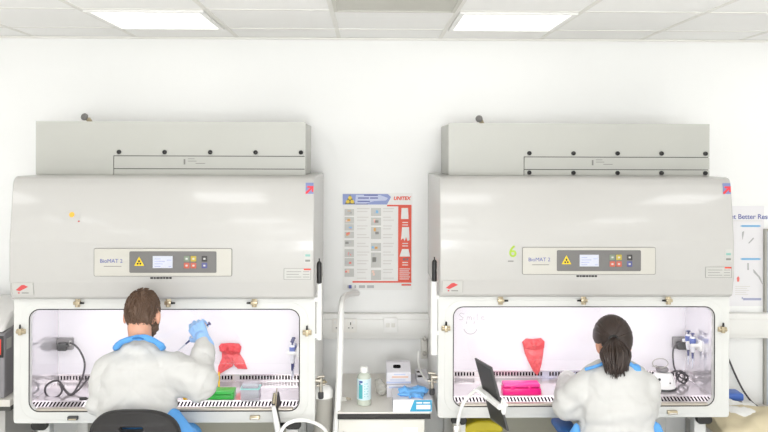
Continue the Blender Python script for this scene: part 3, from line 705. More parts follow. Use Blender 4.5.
# front box with blue panel, blue gloves pulled out
fx0, fx1 = at(393, 412, 4.158).x, at(432, 412, 4.158).x
FZ = .062
t = thing('glove_box', ((fx0+fx1)/2, 4.22, BT), 'front glove box with teal blue panel and a blue glove pulled out', 'box', 'glove boxes on the bench')
q = MB(); q.prism([(4.157, 0), (4.36, 0), (4.36, FZ), (4.157, FZ)], lambda u, v, d: V((d, u, BT+v)), fx0, fx1); q.build('carton', M['box_white'], t, smooth=False)
q = MB(); q.prism([(fx0+.085, .002), (fx1-.001, .002), (fx1-.001, FZ-.002), (fx0+.108, FZ-.002)], lambda u, v, d: V((u, d, BT+v)), 4.1555, 4.157); q.build('blue_panel', M['box_blue'], t, smooth=False)
q = MB(); q.box((fx0+.118, 4.1542, BT+.014), (fx1-.008, 4.156, BT+.036)); q.box((fx0+.118, 4.1542, BT+.043), (fx1-.05, 4.156, BT+.050)); q.box((fx1-.045, 4.1542, BT+.043), (fx1-.01, 4.156, BT+.050)); q.build('white_print', M['box_white'], t, smooth=False)
q = MB(); q.box((fx0-.001, 4.17, BT+.012), (fx0, 4.24, BT+.05)); q.build('side_print', M['boxgrey'], t, smooth=False)  # grey patch on the carton's left side
q = MB(); q.add_mesh(curve_mesh([rrect(fx0+.06, fx1-.03, 4.225, 4.30, .035)], .0006), Matrix.Translation((0, 0, BT+FZ+.0006))); q.build('opening', M['hole'], t, smooth=False)
gl = bpy.data.meshes.new('x')
def blob(name, prims, m, parent=None, voxel=.008, smooth=6, rough=None, off=None, disp=None):
    """prims: ('c', a, ra, b, rb) tapered capsules or ('e', centre, radii, rot) ellipsoids, fused into one surface"""
    q = MB()
    for p in prims:
        if p[0] == 'c':
            _, a, ra, b, rb = p; a, b = V(a), V(b); pts, rs = [], []
            d = (b-a); L = max(d.length, 1e-5); d /= L
            for k in range(7):
                th = R(-90+k*90/6); pts.append(a + d*ra*math.sin(th)); rs.append(max(ra*math.cos(th), 1e-4))
            for k in range(1, 6): f_ = k/6; pts.append(a+(b-a)*f_); rs.append(ra+(rb-ra)*f_)
            for k in range(7):
                th = R(k*90/6); pts.append(b + d*rb*math.sin(th)); rs.append(max(rb*math.cos(th), 1e-4))
            q.tube(pts, rs, 16)
        else:
            q.sphere(p[1], 1, 24, p[2], p[3] if len(p) > 3 else None)
    ob = q.build(name, m, parent, off=off)
    md = ob.modifiers.new('fuse', 'REMESH'); md.mode = 'VOXEL'; md.voxel_size = voxel
    if smooth:
        sm = ob.modifiers.new('soft', 'SMOOTH'); sm.iterations = smooth; sm.factor = .5
    dg = bpy.context.evaluated_depsgraph_get(); me = bpy.data.meshes.new_from_object(ob.evaluated_get(dg)); me.name = name
    ob.modifiers.clear(); old = ob.data; ob.data = me; bpy.data.meshes.remove(old)
    if disp: disp(ob)
    me.polygons.foreach_set('use_smooth', [True]*len(me.polygons)); return ob
gz = BT+FZ
pr = []
for (x, y, h, rx, ry, rz) in ((.10, 4.25, .012, .055, .04, .018), (.07, 4.23, .008, .035, .03, .012), (.14, 4.26, .02, .05, .035, .02), (.125, 4.215, .006, .04, .03, .014), (.06, 4.25, .02, .03, .03, .02)):
    pr.append(('e', (fx0+x, y, gz+h), (rx, ry, rz)))
pr += [('c', (fx0+.06, 4.22, gz+.012), .010, (fx0+.03, 4.195, gz+.012), .007), ('c', (fx0+.10, 4.2, gz+.012), .011, (fx0+.085, 4.168, gz+.01), .008), ('c', (fx0+.14, 4.2, gz+.012), .011, (fx0+.145, 4.166, gz+.008), .008)]
blob('glove', pr, M['nitrile'], t, .005, 3, disp=lambda o: crumple(o, .008, 45, 3))
# pale crumpled glove wrapper and clip behind the bottle
p = at(380, 396, 4.42)
b = blob('plastic_bag', [('e', (p.x, 4.45, BT+.04), (.028, .03, .04)), ('e', (p.x-.01, 4.44, BT+.065), (.016, .02, .03)), ('e', (p.x+.012, 4.44, BT+.03), (.025, .03, .03))], film('clear_bag', '#ecebe6', .45), None, .006, 3, disp=lambda o: crumple(o, .012, 40, 9))
for v in b.data.vertices: v.co.z = max(v.co.z, BT)
tag(b, 'crumpled clear plastic bag between the bottle and the glove boxes', 'bag')
p = at(343, 396, 4.36)
t = thing('binder_clip', (p.x, 4.36, BT), 'small pale clip lying at the end of the bench by the hose', 'clip')
MB().prism([(0, 0), (.035, 0), (.03, .016), (.006, .020)], lambda u, v, d: V((p.x-.015+u, 4.345+d, BT+v)), 0, .03).build('body', M['offwhite'], t, smooth=False)
MB().tube([(p.x+.012, 4.348, BT+.012), (p.x+.042, 4.35, BT+.004), (p.x+.042, 4.37, BT+.004), (p.x+.012, 4.372, BT+.012)], .002, 6).build('wire_handle', M['brass'], t)
# hose from the gas taps down to the bench
cable([at(418.5, 352, 4.60), at(418, 360, 4.58), at(420, 370, 4.5), at(426, 380, 4.36), at(431, 384, 4.25)], .006, 'thin white hose running down to the tap by the glove boxes', M['white'], 'hose', name='thin_hose')
for py in (348, 357):
    p = at(427, py, 4.6)
q = MB()
p0 = at(426.5, 344, 4.66); p1 = at(426.5, 362, 4.66)
t = thing('gas_outlet', (p0.x, YF, p1.z), 'pale double gas outlet on the wall behind the white hose', 'gas outlet')
MB().box((p0.x-.02, YF-.03, p1.z-.03), (p0.x+.02, YF-.0005, p0.z+.04), .004).build('wall_plate', M['offwhite'], t)
for zz in (p0.z-.005, p1.z+.01): MB().lathe([(.008, 0), (.008, .03), (.013, .034), (.013, .045), (.006, .05)], (p0.x, YF-.03, zz), 12, axis=(0, -1, 0)).build('nozzle', M['steel'], t)
# white hose standing up from the floor and bending to the wall
pts = [at(333.5, 452, 4.20), at(336.5, 425, 4.19), at(338.5, 395, 4.2), at(340, 350, 4.24), at(341, 315, 4.30), at(342, 302, 4.36), at(345, 296, 4.5), at(351, 294, 4.70), at(356, 293.5, 4.83), at(357.5, 293.5, 4.878)]
pts = [V((pts[0].x-.01, 4.22, .012)), V((pts[0].x-.005, 4.21, .3))] + pts
cable(pts, .0165, 'thick white vertical hose rising past the bench end to the wall', M['white'], 'hose', name='vacuum_hose')
# gas cylinder
M['cyl'] = mat('cylinder_grey', '#aaa79f', .4, var=.04); 
pc = at(323, 392, 4.22); c = V((pc.x, 4.24, 0)); zt = at(323, 386, 4.24).z
t = thing('gas_cylinder', c, 'slim grey gas cylinder with white shoulder beside the man’s cabinet', 'gas cylinder')
MB().lathe([(.044, 0), (.049, .006), (.049, zt-.055)], c, 24).build('body', M['cyl'], t)
MB().lathe([(.0495, zt-.056), (.0505, zt-.05), (.0505, zt-.03), (.046, zt-.012), (.034, zt), (.018, zt+.006), (.014, zt+.01)], c, 24).build('shoulder', M['white'], t)
q = MB(); q.lathe([(.010, zt+.008), (.010, zt+.02), (.014, zt+.022), (.014, zt+.03)], c, 12); q.cyl((c.x-.02, c.y, zt+.02), (c.x+.018, c.y, zt+.02), .005, seg=8); q.build('valve', M['brass'], t)
# sockets and data plate on the trunking
M['plate'] = mat('socket_plate', '#efece6', .35)
pa = at(344.5, 325.5, 4.81); 
t = thing('wall_socket', (pa.x, 4.812, pa.z), 'white double wall socket on the trunking behind the hose', 'wall socket')
MB().box((pa.x-.073, 4.803, pa.z-.040), (pa.x+.073, 4.8125, pa.z+.040), .003).build('plate', M['plate'], t)
q = MB()
for dx in (-.036, .036):
    q.box((pa.x+dx-.003, 4.8022, pa.z+.004), (pa.x+dx+.003, 4.8035, pa.z+.02))
    for e in (-.011, .011): q.box((pa.x+dx+e-.004, 4.8022, pa.z-.015), (pa.x+dx+e+.004, 4.8035, pa.z-.010))
q.build('socket_holes', M['dark'], t, smooth=False)
for dx in (-.055, .055): MB().box((pa.x+dx-.006, 4.800, pa.z+.012), (pa.x+dx+.006, 4.8035, pa.z+.03), .001).build('switch', M['white'], t)
pa = at(390.5, 325, 4.81)
t = thing('data_outlet', (pa.x, 4.812, pa.z), 'white square data outlet plate on the trunking above the glove boxes', 'data outlet')
MB().box((pa.x-.041, 4.802, pa.z-.043), (pa.x+.041, 4.8125, pa.z+.043), .003).build('plate', M['white'], t)
q = MB(); q.box((pa.x-.028, 4.8005, pa.z-.012), (pa.x-.004, 4.8025, pa.z+.012), .001); q.box((pa.x+.004, 4.8005, pa.z-.012), (pa.x+.028, 4.8025, pa.z+.012), .001); q.build('port', M['offwhite'], t)
pa = at(757, 302.5, YF)
# yellow bin beneath the woman's cabinet
M['olive_y'] = mat('bin_lid_yellow', '#b5a51a', .4, var=.05); M['binbody'] = mat('bin_body', '#d9cf52', .45)
ba, bb = at(464, 428, 4.20), at(503, 428, 4.20); cx = (ba.x+bb.x)/2; hw = (bb.x-ba.x)/2
t = thing('waste_bin', (cx, 4.32, 0), 'olive yellow lidded waste bin under the woman’s cabinet', 'bin')
q = MB(); q.b.faces.ensure_lookup_table()
for k in range(1): q.prism([(-hw+.03, 0), (hw-.03, 0), (hw-.008, .605), (-hw+.008, .605)], lambda u, v, d: V((cx+u, d, v)), 4.20, 4.42)
q.build('body', M['binbody'], t, bevel=.01)
q = MB(); q.prism([(-hw, .606), (hw, .606), (hw, .625), (hw-.02, .645), (hw*.3, .662), (-hw*.3, .662), (-hw+.02, .645), (-hw, .625)], lambda u, v, d: V((cx+u, d, v)), 4.19, 4.43); q.build('lid', M['olive_y'], t, bevel=.008)

# ---------------------------------------------------------------- tablets on goose-neck arms
M['tab'] = mat('tablet_dark', '#4b4a4a', .4, var=.06, scale=20); M['tabedge'] = mat('tablet_edge', '#8c8a86', .35, metal=.3)
def rod_panel(corner, w, h, th, q):
    n = w.cross(h).normalized()*th
    P = [corner, corner+w, corner+w+h, corner+h]
    n0 = len(q.b.faces); A = [q.b.verts.new(p) for p in P]; B = [q.b.verts.new(p+n) for p in P]
    q.b.faces.new(A); q.b.faces.new(B[::-1])
    for i in range(4): q.b.faces.new((A[i], B[i], B[(i+1) % 4], A[(i+1) % 4]))
    q._tag(n0); return n
def tablet(name, bl, w, h, label):
    t = thing(name, bl, label, 'tablet', 'tablets on goose-neck arms')
    q = MB(); n = rod_panel(bl, w, h, .009, q); q.build('casing', M['tab'], t, smooth=False, bevel=.002)
    q = MB(); rod_panel(bl+w*.06+h*.04+n*1.02, w*.88, h*.92, .0008, q); q.build('screen', M['black'], t, smooth=False)
    q = MB()
    nn = -n.normalized()
    for s in (.25, .75): q.lathe([(.003, 0), (.003, .001)], bl+w*s+h*.93+nn*.0002, 8, axis=nn)
    q.build('speaker_hole', M['sticker'], t, smooth=False); return n
tl = at(476, 357.5, 4.0); tr = at(492.5, 367, 3.83); blp = at(492, 418.5, 4.0)
n = tablet('tablet', blp, tr-tl, tl-blp, 'dark tablet tilted on a white goose-neck arm left of the woman')
bl_, w_, h_ = blp, tr-tl, tl-blp
def clamp_arm(path, jaw_a, jaw_b, axis, label, rr=.0085):
    t = thing('gooseneck_holder', path[0], label, 'tablet holder', 'goose-neck tablet holders')
    MB().tube(smooth_path(path, 8), rr, 10).build('gooseneck', M['white'], t)
    q = MB(); q.tube([path[-1], (jaw_a+jaw_b)/2+axis], [.014, .016], 10); q.tube(smooth_path([jaw_a-axis*.9, jaw_a+axis*.9, (jaw_a+jaw_b)/2+axis*1.5, jaw_b+axis*.9, jaw_b-axis*.9], 5), .0095, 8); 
    dj = (jaw_b-jaw_a).normalized(); pa, pb = jaw_a+axis*1.6, jaw_b+axis*1.6
    q.tube([pa, pa*.6+pb*.4, pb], [.011, .017, .015], 8)
    u1 = V((0, 0, 1)); q.tube([jaw_b + dj*(.006+.014*math.cos(k*math.pi/8)) + u1*.033*math.sin(k*math.pi/8) + axis*.6 for k in range(16)], .0065, 7, close=True)
    q.build('clamp', M['white'], t)
    q = MB()
    for j in (jaw_a, jaw_b): q.tube([j-axis*1.0, j-axis*.2], .012, 8)
    q.build('jaw_pad', M['offwhite'], t)
    MB().box(V(path[0])-V((.02, .025, .02)), V(path[0])+V((.02, .025, .03)), .005).build('mount', M['steel'], t)
    return t
nn = (w_.cross(h_)).normalized()      # towards the face seen from the camera
mid = bl_ + w_*.5 + h_*.46
ja, jb = bl_+h_*.50-w_*.10, bl_+h_*.42+w_*1.12
base = V((at(457, 430, 4.04).x, 4.045, at(457, 431, 4.04).z))
clamp_arm([base, at(459, 417, 4.02), at(463, 404, 4.0), at(470, 395, 3.98), at(477, 390.5, 3.93), mid+nn*.035], ja, jb, nn*.014, 'white goose-neck arm gripping the tilted tablet left of the woman')
# second one, seen edge-on beside the man
b0 = at(278, 440, 3.98); hh = at(268.5, 398, 3.98)-b0; hh = at(271, 402, 3.98)-b0
ww = V((.012, .17, .0))
n = tablet('tablet', b0, ww, hh, 'tablet seen edge-on beside the bottom corner of the man’s cabinet')
mid2 = b0+ww*.3+hh*.55
nn2 = -(ww.cross(hh)).normalized()
# white edge guard on the near edge
t = thing('gooseneck_holder', at(327, 436, 4.0), 'white goose-neck arm arched under the man’s cabinet corner', 'tablet holder', 'goose-neck tablet holders')
MB().tube(smooth_path([at(329, 440, 4.03), at(325, 430, 4.0), at(317, 424, 3.97), at(306, 420.5, 3.95), at(296, 420.5, 3.94), at(287, 424, 3.93), at(282, 430, 3.93), at(280, 438, 3.93)], 8), .0085, 10).build('gooseneck', M['white'], t)
q = MB(); e0, e1 = b0+V((.010, -.012, 0)), b0+hh*.92+V((.010, -.012, 0)); q.tube([e0, e0*.5+e1*.5, e1], [.016, .014, .010], 8); q.build('edge_guard', M['white'], t)
q = MB(); c0 = at(274.5, 399, 3.965); q.tube([c0+V((-.006, 0, -.02)), c0+V((0, 0, .03))], [.009, .006], 8); q.tube([c0+V((.006, -.005, -.03)), c0+V((.012, -.005, .055))], [.004, .002], 6); q.build('clamp', M['brass'], t)
q = MB(); q.box(at(329, 441, 4.03)-V((.02, .03, .015)), at(329, 441, 4.03)+V((.02, .06, .02)), .004); q.build('mount', M['steel'], t)

# ---------------------------------------------------------------- wall posters
M['posterred'] = mat('poster_red', '#e4553c', .5); M['posterblue'] = mat('poster_blue', '#8f9ccf', .5); M['lav'] = mat('poster_lavender', '#c9cfe8', .5)
PY = YF-.0012
def PP(px, py): p = at(px, py, YF); return p.x, p.z
def quadp(q, x0, y0, x1, y1, d0=.0018, d1=.0024):
    a, b = PP(x0, y1), PP(x1, y0); q.box((a[0], YF-d1, a[1]), (b[0], YF-d0+.0006, b[1]))
def poly(q, pts, d=.0024): q.prism([PP(*p) for p in pts], lambda u, v, dd: V((u, dd, v)), YF-d, YF-.0014)
t = thing('safety_poster', at(377, 242, YF), 'laboratory safety poster with blue banner and red column between the cabinets', 'poster')
q = MB(); quadp(q, 342.5, 193, 412.5, 290, .0005, .0016); q.build('sheet', M['paper'], t, smooth=False)
q = MB(); poly(q, [(342.7, 194), (388, 194), (391, 197), (387, 204.5), (342.7, 204.5)]); q.build('banner', M['posterblue'], t, smooth=False)
q = MB(); poly(q, [(356, 195), (380, 195), (388, 198), (386, 200.5), (374, 201), (366, 203.6), (355, 203.6)], .0027); q.build('banner_cloud', M['lav'], t, smooth=False)
q = MB()
for x0, y0, x1, y1 in ((364, 194.6, 378, 195.8), (358, 197.4, 369, 198.6), (370, 197.4, 378, 198.6), (357.5, 200.8, 370, 202), (356, 203.6, 368, 204.4)): quadp(q, x0, y0, x1, y1, .0026, .0031)
q.build('banner_print', M['inkblue'], t, smooth=False)
q = MB()
for cx_, cy_ in ((350, 197.8), (347.7, 201.6), (352.3, 201.6)): poly(q, [(cx_+1.9*math.cos(R(a)), cy_+1.8*math.sin(R(a))) for a in range(0, 360, 30)], .0032)
q.build('hazard_symbol', M['yellow'], t, smooth=False)
q = MB(); poly(q, [(350, 194.6), (355.2, 203.9), (344.8, 203.9)], .0028); q.build('hazard_triangle', mat('hazard_dark', '#6a6436', .5), t, smooth=False)
q = MB(); quadp(q, 387, 204.8, 411.5, 206.3); quadp(q, 398, 206.3, 411.5, 281); quadp(q, 352.5, 281, 411.5, 282.6); q.build('red_column', M['posterred'], t, smooth=False)
q = MB(); x, z = PP(393.4, 198.4); q.add_mesh(text_mesh('UNITEX', .028, .0004, shear=.25, bold=.0014), stand(x, YF-.002, z)); q.build('red_lettering', M['posterred'], t, smooth=False)
q = MB(); quadp(q, 401.5, 284, 411, 285.6); q.build('red_footer', M['posterred'], t, smooth=False)
for fig in ([(401.5, 208), (408, 208), (408.5, 219), (401, 219)], [(402, 227), (409, 227), (409.5, 240), (407.6, 241), (406, 237), (404.5, 241), (403, 238), (401, 240)], [(402, 249), (408.5, 249), (410, 256.5), (399.5, 256.5)]):
    q = MB(); poly(q, fig, .003); q.build('white_figure', M['paper'], t, smooth=False)
q = MB()
for y in (222, 224.5, 243, 245.5, 262, 264.5): quadp(q, 402.3, y, 408, y+.8, .0026, .0031)
for k in range(6): quadp(q, 399.5, 268.5+k*2, 410-(k % 2), 269.2+k*2, .0026, .003)
q.build('white_print', M['paper'], t, smooth=False)
q = MB(); quadp(q, 403, 258.2, 405, 260.4, .0026, .003); quadp(q, 406.5, 258.2, 408.2, 260.4, .0026, .003); q.build('grey_figure', M['boxgrey'], t, smooth=False)
M['ptext'] = mat('poster_text', '#dddad6', .5); M['porange'] = mat('poster_orange', '#dba352', .5); M['pgrey'] = mat('poster_grey', '#b9b8b8', .5); M['pred'] = mat('poster_light_red', '#ea7a70', .5); M['pblue'] = mat('poster_sky', '#79b6e0', .5); M['ppeach'] = mat('poster_peach', '#eccab8', .5)
q = MB()
for k in range(25):
    y = 208+k*2.9
    if k % 3 != 2: quadp(q, 357, y, 369.5-(k*7 % 5), y+1.0); quadp(q, 383, y, 394-(k*5 % 4), y+1.0)
q.build('text_lines', M['ptext'], t, smooth=False)
def pic(x0, y0, w, h, cols, seed):
    rnd = random.Random(seed); q = MB(); q.mi = 0; quadp(q, x0, y0, x0+w, y0+h, .0014, .0020)
    for k, (mi) in enumerate(cols):
        q.mi = mi; a, b = x0+rnd.uniform(.05, .55)*w, y0+rnd.uniform(.05, .55)*h; quadp(q, a, b, a+w*rnd.uniform(.18, .38), b+h*rnd.uniform(.2, .38), .0018, .0024+.0002*k)
    q.build('pictogram', [M['sticker'], M['porange'], M['pgrey'], M['pred'], M['pblue'], M['ink'], M['ppeach']], t, smooth=False)
for k, (y, cols) in enumerate(((209, (5, 1, 2)), (217, (6, 1)), (224, (3, 4)), (231.5, (1, 1, 3)), (240, (2, 5, 2)), (249, (3, 2, 2)), (258, (3, 2, 2)), (268.5, (6, 6, 3)))): pic(344.5, y, 9.5, 8.2 if y > 245 else 6.6, cols, k)
for k, (y, h, cols) in enumerate(((208, 8, (2, 4, 4)), (217.5, 8, (6, 3, 5)), (227, 12, (2, 5, 1)), (243, 8, (4, 1)), (252.5, 15, (2, 2, 5)), (270, 10, (6, 6)))): pic(371, y, 10, h, cols, 40+k)
q = MB()
for x0, x1 in ((347.5, 350.5), (354.5, 356), (359, 365), (367, 374)): quadp(q, x0, 285.2, x1, 288)
q.build('footer_logos', M['pgrey'], t, smooth=False)
q = MB(); quadp(q, 348.8, 285, 351.6, 288.4, .002, .0027); q.build('footer_emblem', M['inkblue'], t, smooth=False)
# second poster at the right
t = thing('product_poster', at(748, 258, YF), 'white wall poster with blue bars right of the woman’s cabinet', 'poster')
q = MB(); quadp(q, 722, 206, 764, 306, .0005, .0016); q.build('sheet', mat('poster_sheet', '#eceaec', .5, var=.01), t, smooth=False)
q = MB(); x, z = PP(725.2, 216.8); q.add_mesh(text_mesh('Get Better Results', .0415, .0004, bold=.0004), stand(x, YF-.002, z))
pl_ = q.build('heading', M['inkblue'], t, smooth=False)
q = MB()
for y in (226, 259): poly(q, [(740, y), (742, y-.9), (759, y-.9), (761, y), (759, y+.9), (742, y+.9)])
q.build('blue_arrow', M['pblue'], t, smooth=False)
for pts in ([(742, 232), (744, 231), (743.6, 234), (742.5, 240), (741.8, 235)], [(748, 243), (753, 237.5), (754, 238.5), (749, 243.6)], [(747.2, 263), (748.6, 263), (748.8, 270), (747.2, 270)], [(753, 269), (755, 271), (760, 277), (762.5, 284), (761.8, 284), (758, 277), (753.5, 272.5)]):
    q = MB(); poly(q, pts); q.build('instrument_picture', M['pgrey'], t, smooth=False)
q = MB(); poly(q, [(736.6, 278), (738, 276), (739.4, 278), (739, 281.6), (737, 281.6)]); q.build('red_drop', M['pred'], t, smooth=False)
q = MB(); quadp(q, 743, 298, 761, 300.2); quadp(q, 741.6, 297, 742.6, 299); q.build('maker_print', mat('poster_print', '#a9acc9', .5), t, smooth=False)
q = MB()
for k in range(5): quadp(q, 735, 286+k*2, 750-(k*3 % 5), 286.7+k*2)
quadp(q, 731.5, 220.6, 762, 221.1); q.build('text_lines', M['ptext'], t, smooth=False)
pa = at(751, 301.5, YF)

# ---------------------------------------------------------------- left: bench end with a grey instrument
M['inst'] = mat('instrument_grey', '#8b888b', .4, var=.03); M['instlid'] = mat('instrument_lid', '#e2e0dd', .35); M['lbench'] = mat('side_bench_top', '#d9d5ce', .35); M['lcup'] = mat('side_cupboard', '#b6b4b0', .45)
IX = at(4.5, 344, 4.22).x
t = thing('side_bench', (IX-.3, 4.5, 0), 'pale bench with dark edge at the man’s far left', 'bench')
LBX = at(15.0, 405, 4.26).x
MB().box((XL+.02, 4.20, .74), (LBX, YF-.001, .775), .003).build('bench_top', M['lbench'], t)
MB().box((XL+.02, 4.215, .715), (LBX-.004, YF-.001, .74)).build('top_edge', M['seam'], t, smooth=False)
MB().box((XL+.04, 4.26, .0), (LBX-.05, YF-.02, .715)).build('cupboard', M['lcup'], t, smooth=False)
t = thing('centrifuge', (IX-.3, 4.45, .775), 'grey bench instrument with red and black front stripe at the left edge', 'instrument')
z0 = .776
q = MB(); q.prism([(4.22, z0), (4.80, z0), (4.80, z0+.36), (4.42, z0+.36), (4.22, z0+.33)], lambda u, v, d: V((d, u, v)), IX-.55, IX); q.build('housing', M['inst'], t, smooth=False, bevel=.008)
q = MB(); q.prism([(4.23, z0+.335), (4.80, z0+.365), (4.80, z0+.43), (4.60, z0+.45), (4.34, z0+.42), (4.25, z0+.37)], lambda u, v, d: V((d, u, v)), IX-.54, IX-.008); q.build('lid', M['instlid'], t, ang=50, bevel=.012)
MB().box((IX-.50, 4.212, z0+.21), (IX-.004, 4.221, z0+.32), .002).build('front_surround', M['black'], t)
MB().box((IX-.49, 4.209, z0+.225), (IX-.014, 4.214, z0+.305), .002).build('red_stripe', M['red'], t)
MB().box((IX, 4.245, z0+.245), (IX+.001, 4.30, z0+.30)).build('side_label', M['sticker'], t, smooth=False)

# ---------------------------------------------------------------- right: bench, beige sack, papers, blue-lidded tub, cable, freezer
t = thing('side_bench', (2.2, 4.5, 0), 'pale bench at the woman’s right beyond her cabinet', 'bench')
RX0 = rc+HW+.03
MB().box((RX0, 4.25, .50), (XR-.02, YF-.001, .535), .003).build('bench_top', M['lbench'], t)
MB().box((RX0+.04, 4.30, 0), (XR-.04, YF-.02, .50)).build('cupboard', M['lcup'], t, smooth=False)
M['beige'] = mat('sack_beige', '#d3c6a6', .7, var=.05, scale=8, bump=.2, bscale=25)
cx = at(756, 422, 4.2).x
b = blob('sack', [('e', (cx, 4.44, .57), (.24, .20, .065)), ('e', (cx-.07, 4.38, .565), (.13, .14, .055)), ('e', (cx+.12, 4.42, .585), (.16, .17, .065)), ('c', (cx-.15, 4.42, .575), .05, (cx+.2, 4.42, .58), .055)], M['beige'], None, .012, 4, disp=lambda o: crumple(o, .018, 11, 4))
for v in b.data.vertices: v.co.z = max(v.co.z, .5352); v.co.x = max(v.co.x, RX0+.004)
tag(b, 'beige cloth sack slumped on the bench at the right edge', 'sack')
# white wipes on the sack
px0, px1 = at(729, 406, 4.42), at(764, 406, 4.42)
q = MB(); nx, ny = 34, 16
G = [[None]*(ny+1) for _ in range(nx+1)]
for layer in range(2):
    for i in range(nx+1):
        for j in range(ny+1):
            u, v = i/nx, j/ny; x = px0.x+.006+(px1.x-px0.x-.006)*u; y = 4.36+.22*v
            z = .648 + .016*noise.noise(V((x*14, y*14, 2))) + .006*noise.noise(V((x*40, y*40, 5))) - .03*(max(0, .25-v)/.25)**2 - .02*abs(u-.5) - layer*.012
            G[i][j] = q.b.verts.new(V((x, y, z)))
    for i in range(nx):
        for j in range(ny): q.b.faces.new((G[i][j], G[i+1][j], G[i+1][j+1], G[i][j+1]))
    if layer == 0: top = [r[:] for r in G]
for i in range(nx):
    q.b.faces.new((top[i][0], top[i+1][0], G[i+1][0], G[i][0])); q.b.faces.new((top[i][ny], top[i+1][ny], G[i+1][ny], G[i][ny]))
for j in range(ny):
    q.b.faces.new((top[0][j], top[0][j+1], G[0][j+1], G[0][j])); q.b.faces.new((top[nx][j], top[nx][j+1], G[nx][j+1], G[nx][j]))
tag(q.build('paper_wipes', M['paper'], ang=60), 'crumpled white paper wipes lying on top of the beige sack', 'paper')
pt = at(735.5, 396, 4.66)
t = thing('storage_tub', (pt.x, 4.68, .535), 'small clear tub with blue lid behind the white paper wipes', 'tub')
zl = at(735, 399, 4.64).z
MB().box((pt.x-.05, 4.64, .5355), (pt.x+.035, 4.74, zl-.014), .008).build('tub', M['clearp'], t)
q = MB(); q.box((pt.x-.055, 4.635, zl-.013), (pt.x+.04, 4.745, zl+.03), .012, 3); q.build('lid', mat('tub_lid_blue', '#4a6fc0', .4), t)
cable([at(722, 345, 4.85), at(729, 360, 4.85), at(735, 374, 4.85), at(743, 390, 4.84), at(752, 402, 4.83), at(760, 408, 4.80), at(766, 412, 4.76)], .0055, 'dark cable sloping down the wall to the bench at the right edge', M['cable'])
M['frz'] = mat('panel_blue_grey', '#b9c2cf', .4, var=.03)
fx = at(764.3, 330, 4.86).x; z0, z1 = at(766, 408, 4.86).z, at(766, 229, 4.86).z
t = thing('wall_panel', (fx+.25, YF, z0), 'blue grey panel on the wall at the very right edge', 'panel')
MB().box((fx+.012, YF-.018, z0+.012), (fx+.5, YF-.001, z1-.012)).build('board', M['frz'], t, smooth=False)
q = MB(); q.add_mesh(curve_mesh([rrect(fx, fx+.512, z0, z1, .004, 2), rrect(fx+.014, fx+.498, z0+.014, z1-.014, .002, 2)], .012), stand(0, YF-.0125, 0)); q.build('edging', M['cyl'], t, smooth=False)
# ---------------------------------------------------------------- the two people
M['skin'] = mat('skin', '#dba48a', .5, var=.05, scale=20, sss=.15, bump=.05, bscale=120)
M['skinred'] = mat('skin_ear', '#d98a73', .5, sss=.2)
M['gown'] = mat('gown_cloth', '#c9c8c5', .75, var=.012, scale=25, bump=.22, bscale=22)
M['scrubs'] = mat('scrubs_blue', '#5a9fe0', .65, var=.06, bump=.2, bscale=40)
M['scrubs2'] = mat('scrubs_dark_blue', '#2f6fae', .65, var=.06, bump=.2, bscale=40)
M['glovemat'] = mat('glove_blue', '#97c0f2', .45, var=.12, scale=50)
M['hairbrown'] = mat('hair_brown', '#614a3a', .55, var=.3, scale=60, stretch=(1, 1, .3))
M['hairdark'] = mat('hair_dark', '#30221b', .42, var=.35, scale=70, stretch=(1, 1, .25))
M['eye'] = mat('eye_white', '#efece8', .2)
M['shoe'] = mat('shoe_dark', '#3a3b40', .5)
def frame_from(f, up=V((0, 0, 1))):
    f = V(f).normalized(); r = f.cross(up).normalized(); u = r.cross(f); return r, f, u
def head_prims(C, r, f, u, k=1.0, nose=1.0):
    B = Matrix((r, f, u)).transposed()
    e = lambda o, rad: ('e', C + r*o[0]*k + f*o[1]*k + u*o[2]*k, tuple(v*k for v in rad), B)
    return [e((0, -.012, .022), (.074, .092, .093)), e((0, .03, -.045), (.056, .06, .062)), e((0, .045, -.078), (.034, .036, .026)), e((0, .05, .0), (.058, .04, .06)),
            e((0, .092, -.022), (.011*nose, .018, .014)), ('c', C+f*.082*k+u*.012*k, .008*k, C+f*.098*k-u*.018*k, .012*k), e((0, .082, -.052), (.024, .010, .008)),
            e((.034, .074, -.022), (.022, .016, .022)), e((-.034, .074, -.022), (.022, .016, .022))], B
def hand_prims(W, f, s, n, curl=(35, 45, 35), k=1.0, spread=.0):
    P = []; pb = []
    for i, off in enumerate((.030, .010, -.011, -.031)):
        b = W + f*(.088-.004*abs(i-1))*k + s*off*k; pb.append(b); P.append(('c', W+f*.012*k+s*off*.55*k, .016*k, b, .0125*k))
        L = (.043, .048, .044, .034)[i]; d = f + s*spread*(1.5-i); ang = 0; p = b
        for j, (l, rr) in enumerate(((L, .0098), (L*.62, .0090), (L*.5, .0080))):
            ang += R(curl[j] + 6*(i-1)); dd = (f*math.cos(ang)+n*math.sin(ang)).normalized(); q_ = p + dd*l*k; P.append(('c', p, rr*k, q_, (rr-.0008)*k)); p = q_
    b = W + f*.03*k + s*.026*k + n*.006*k; d1 = (f*.55+s*.75+n*.35).normalized(); d2 = (f*.75+s*.2+n*.6).normalized()
    P += [('c', W+f*.016*k+s*.012*k, .017*k, b, .015*k), ('c', b, .014*k, b+d1*.04*k, .011*k), ('c', b+d1*.04*k, .0105*k, b+d1*.04*k+d2*.03*k, .0085*k)]
    return P
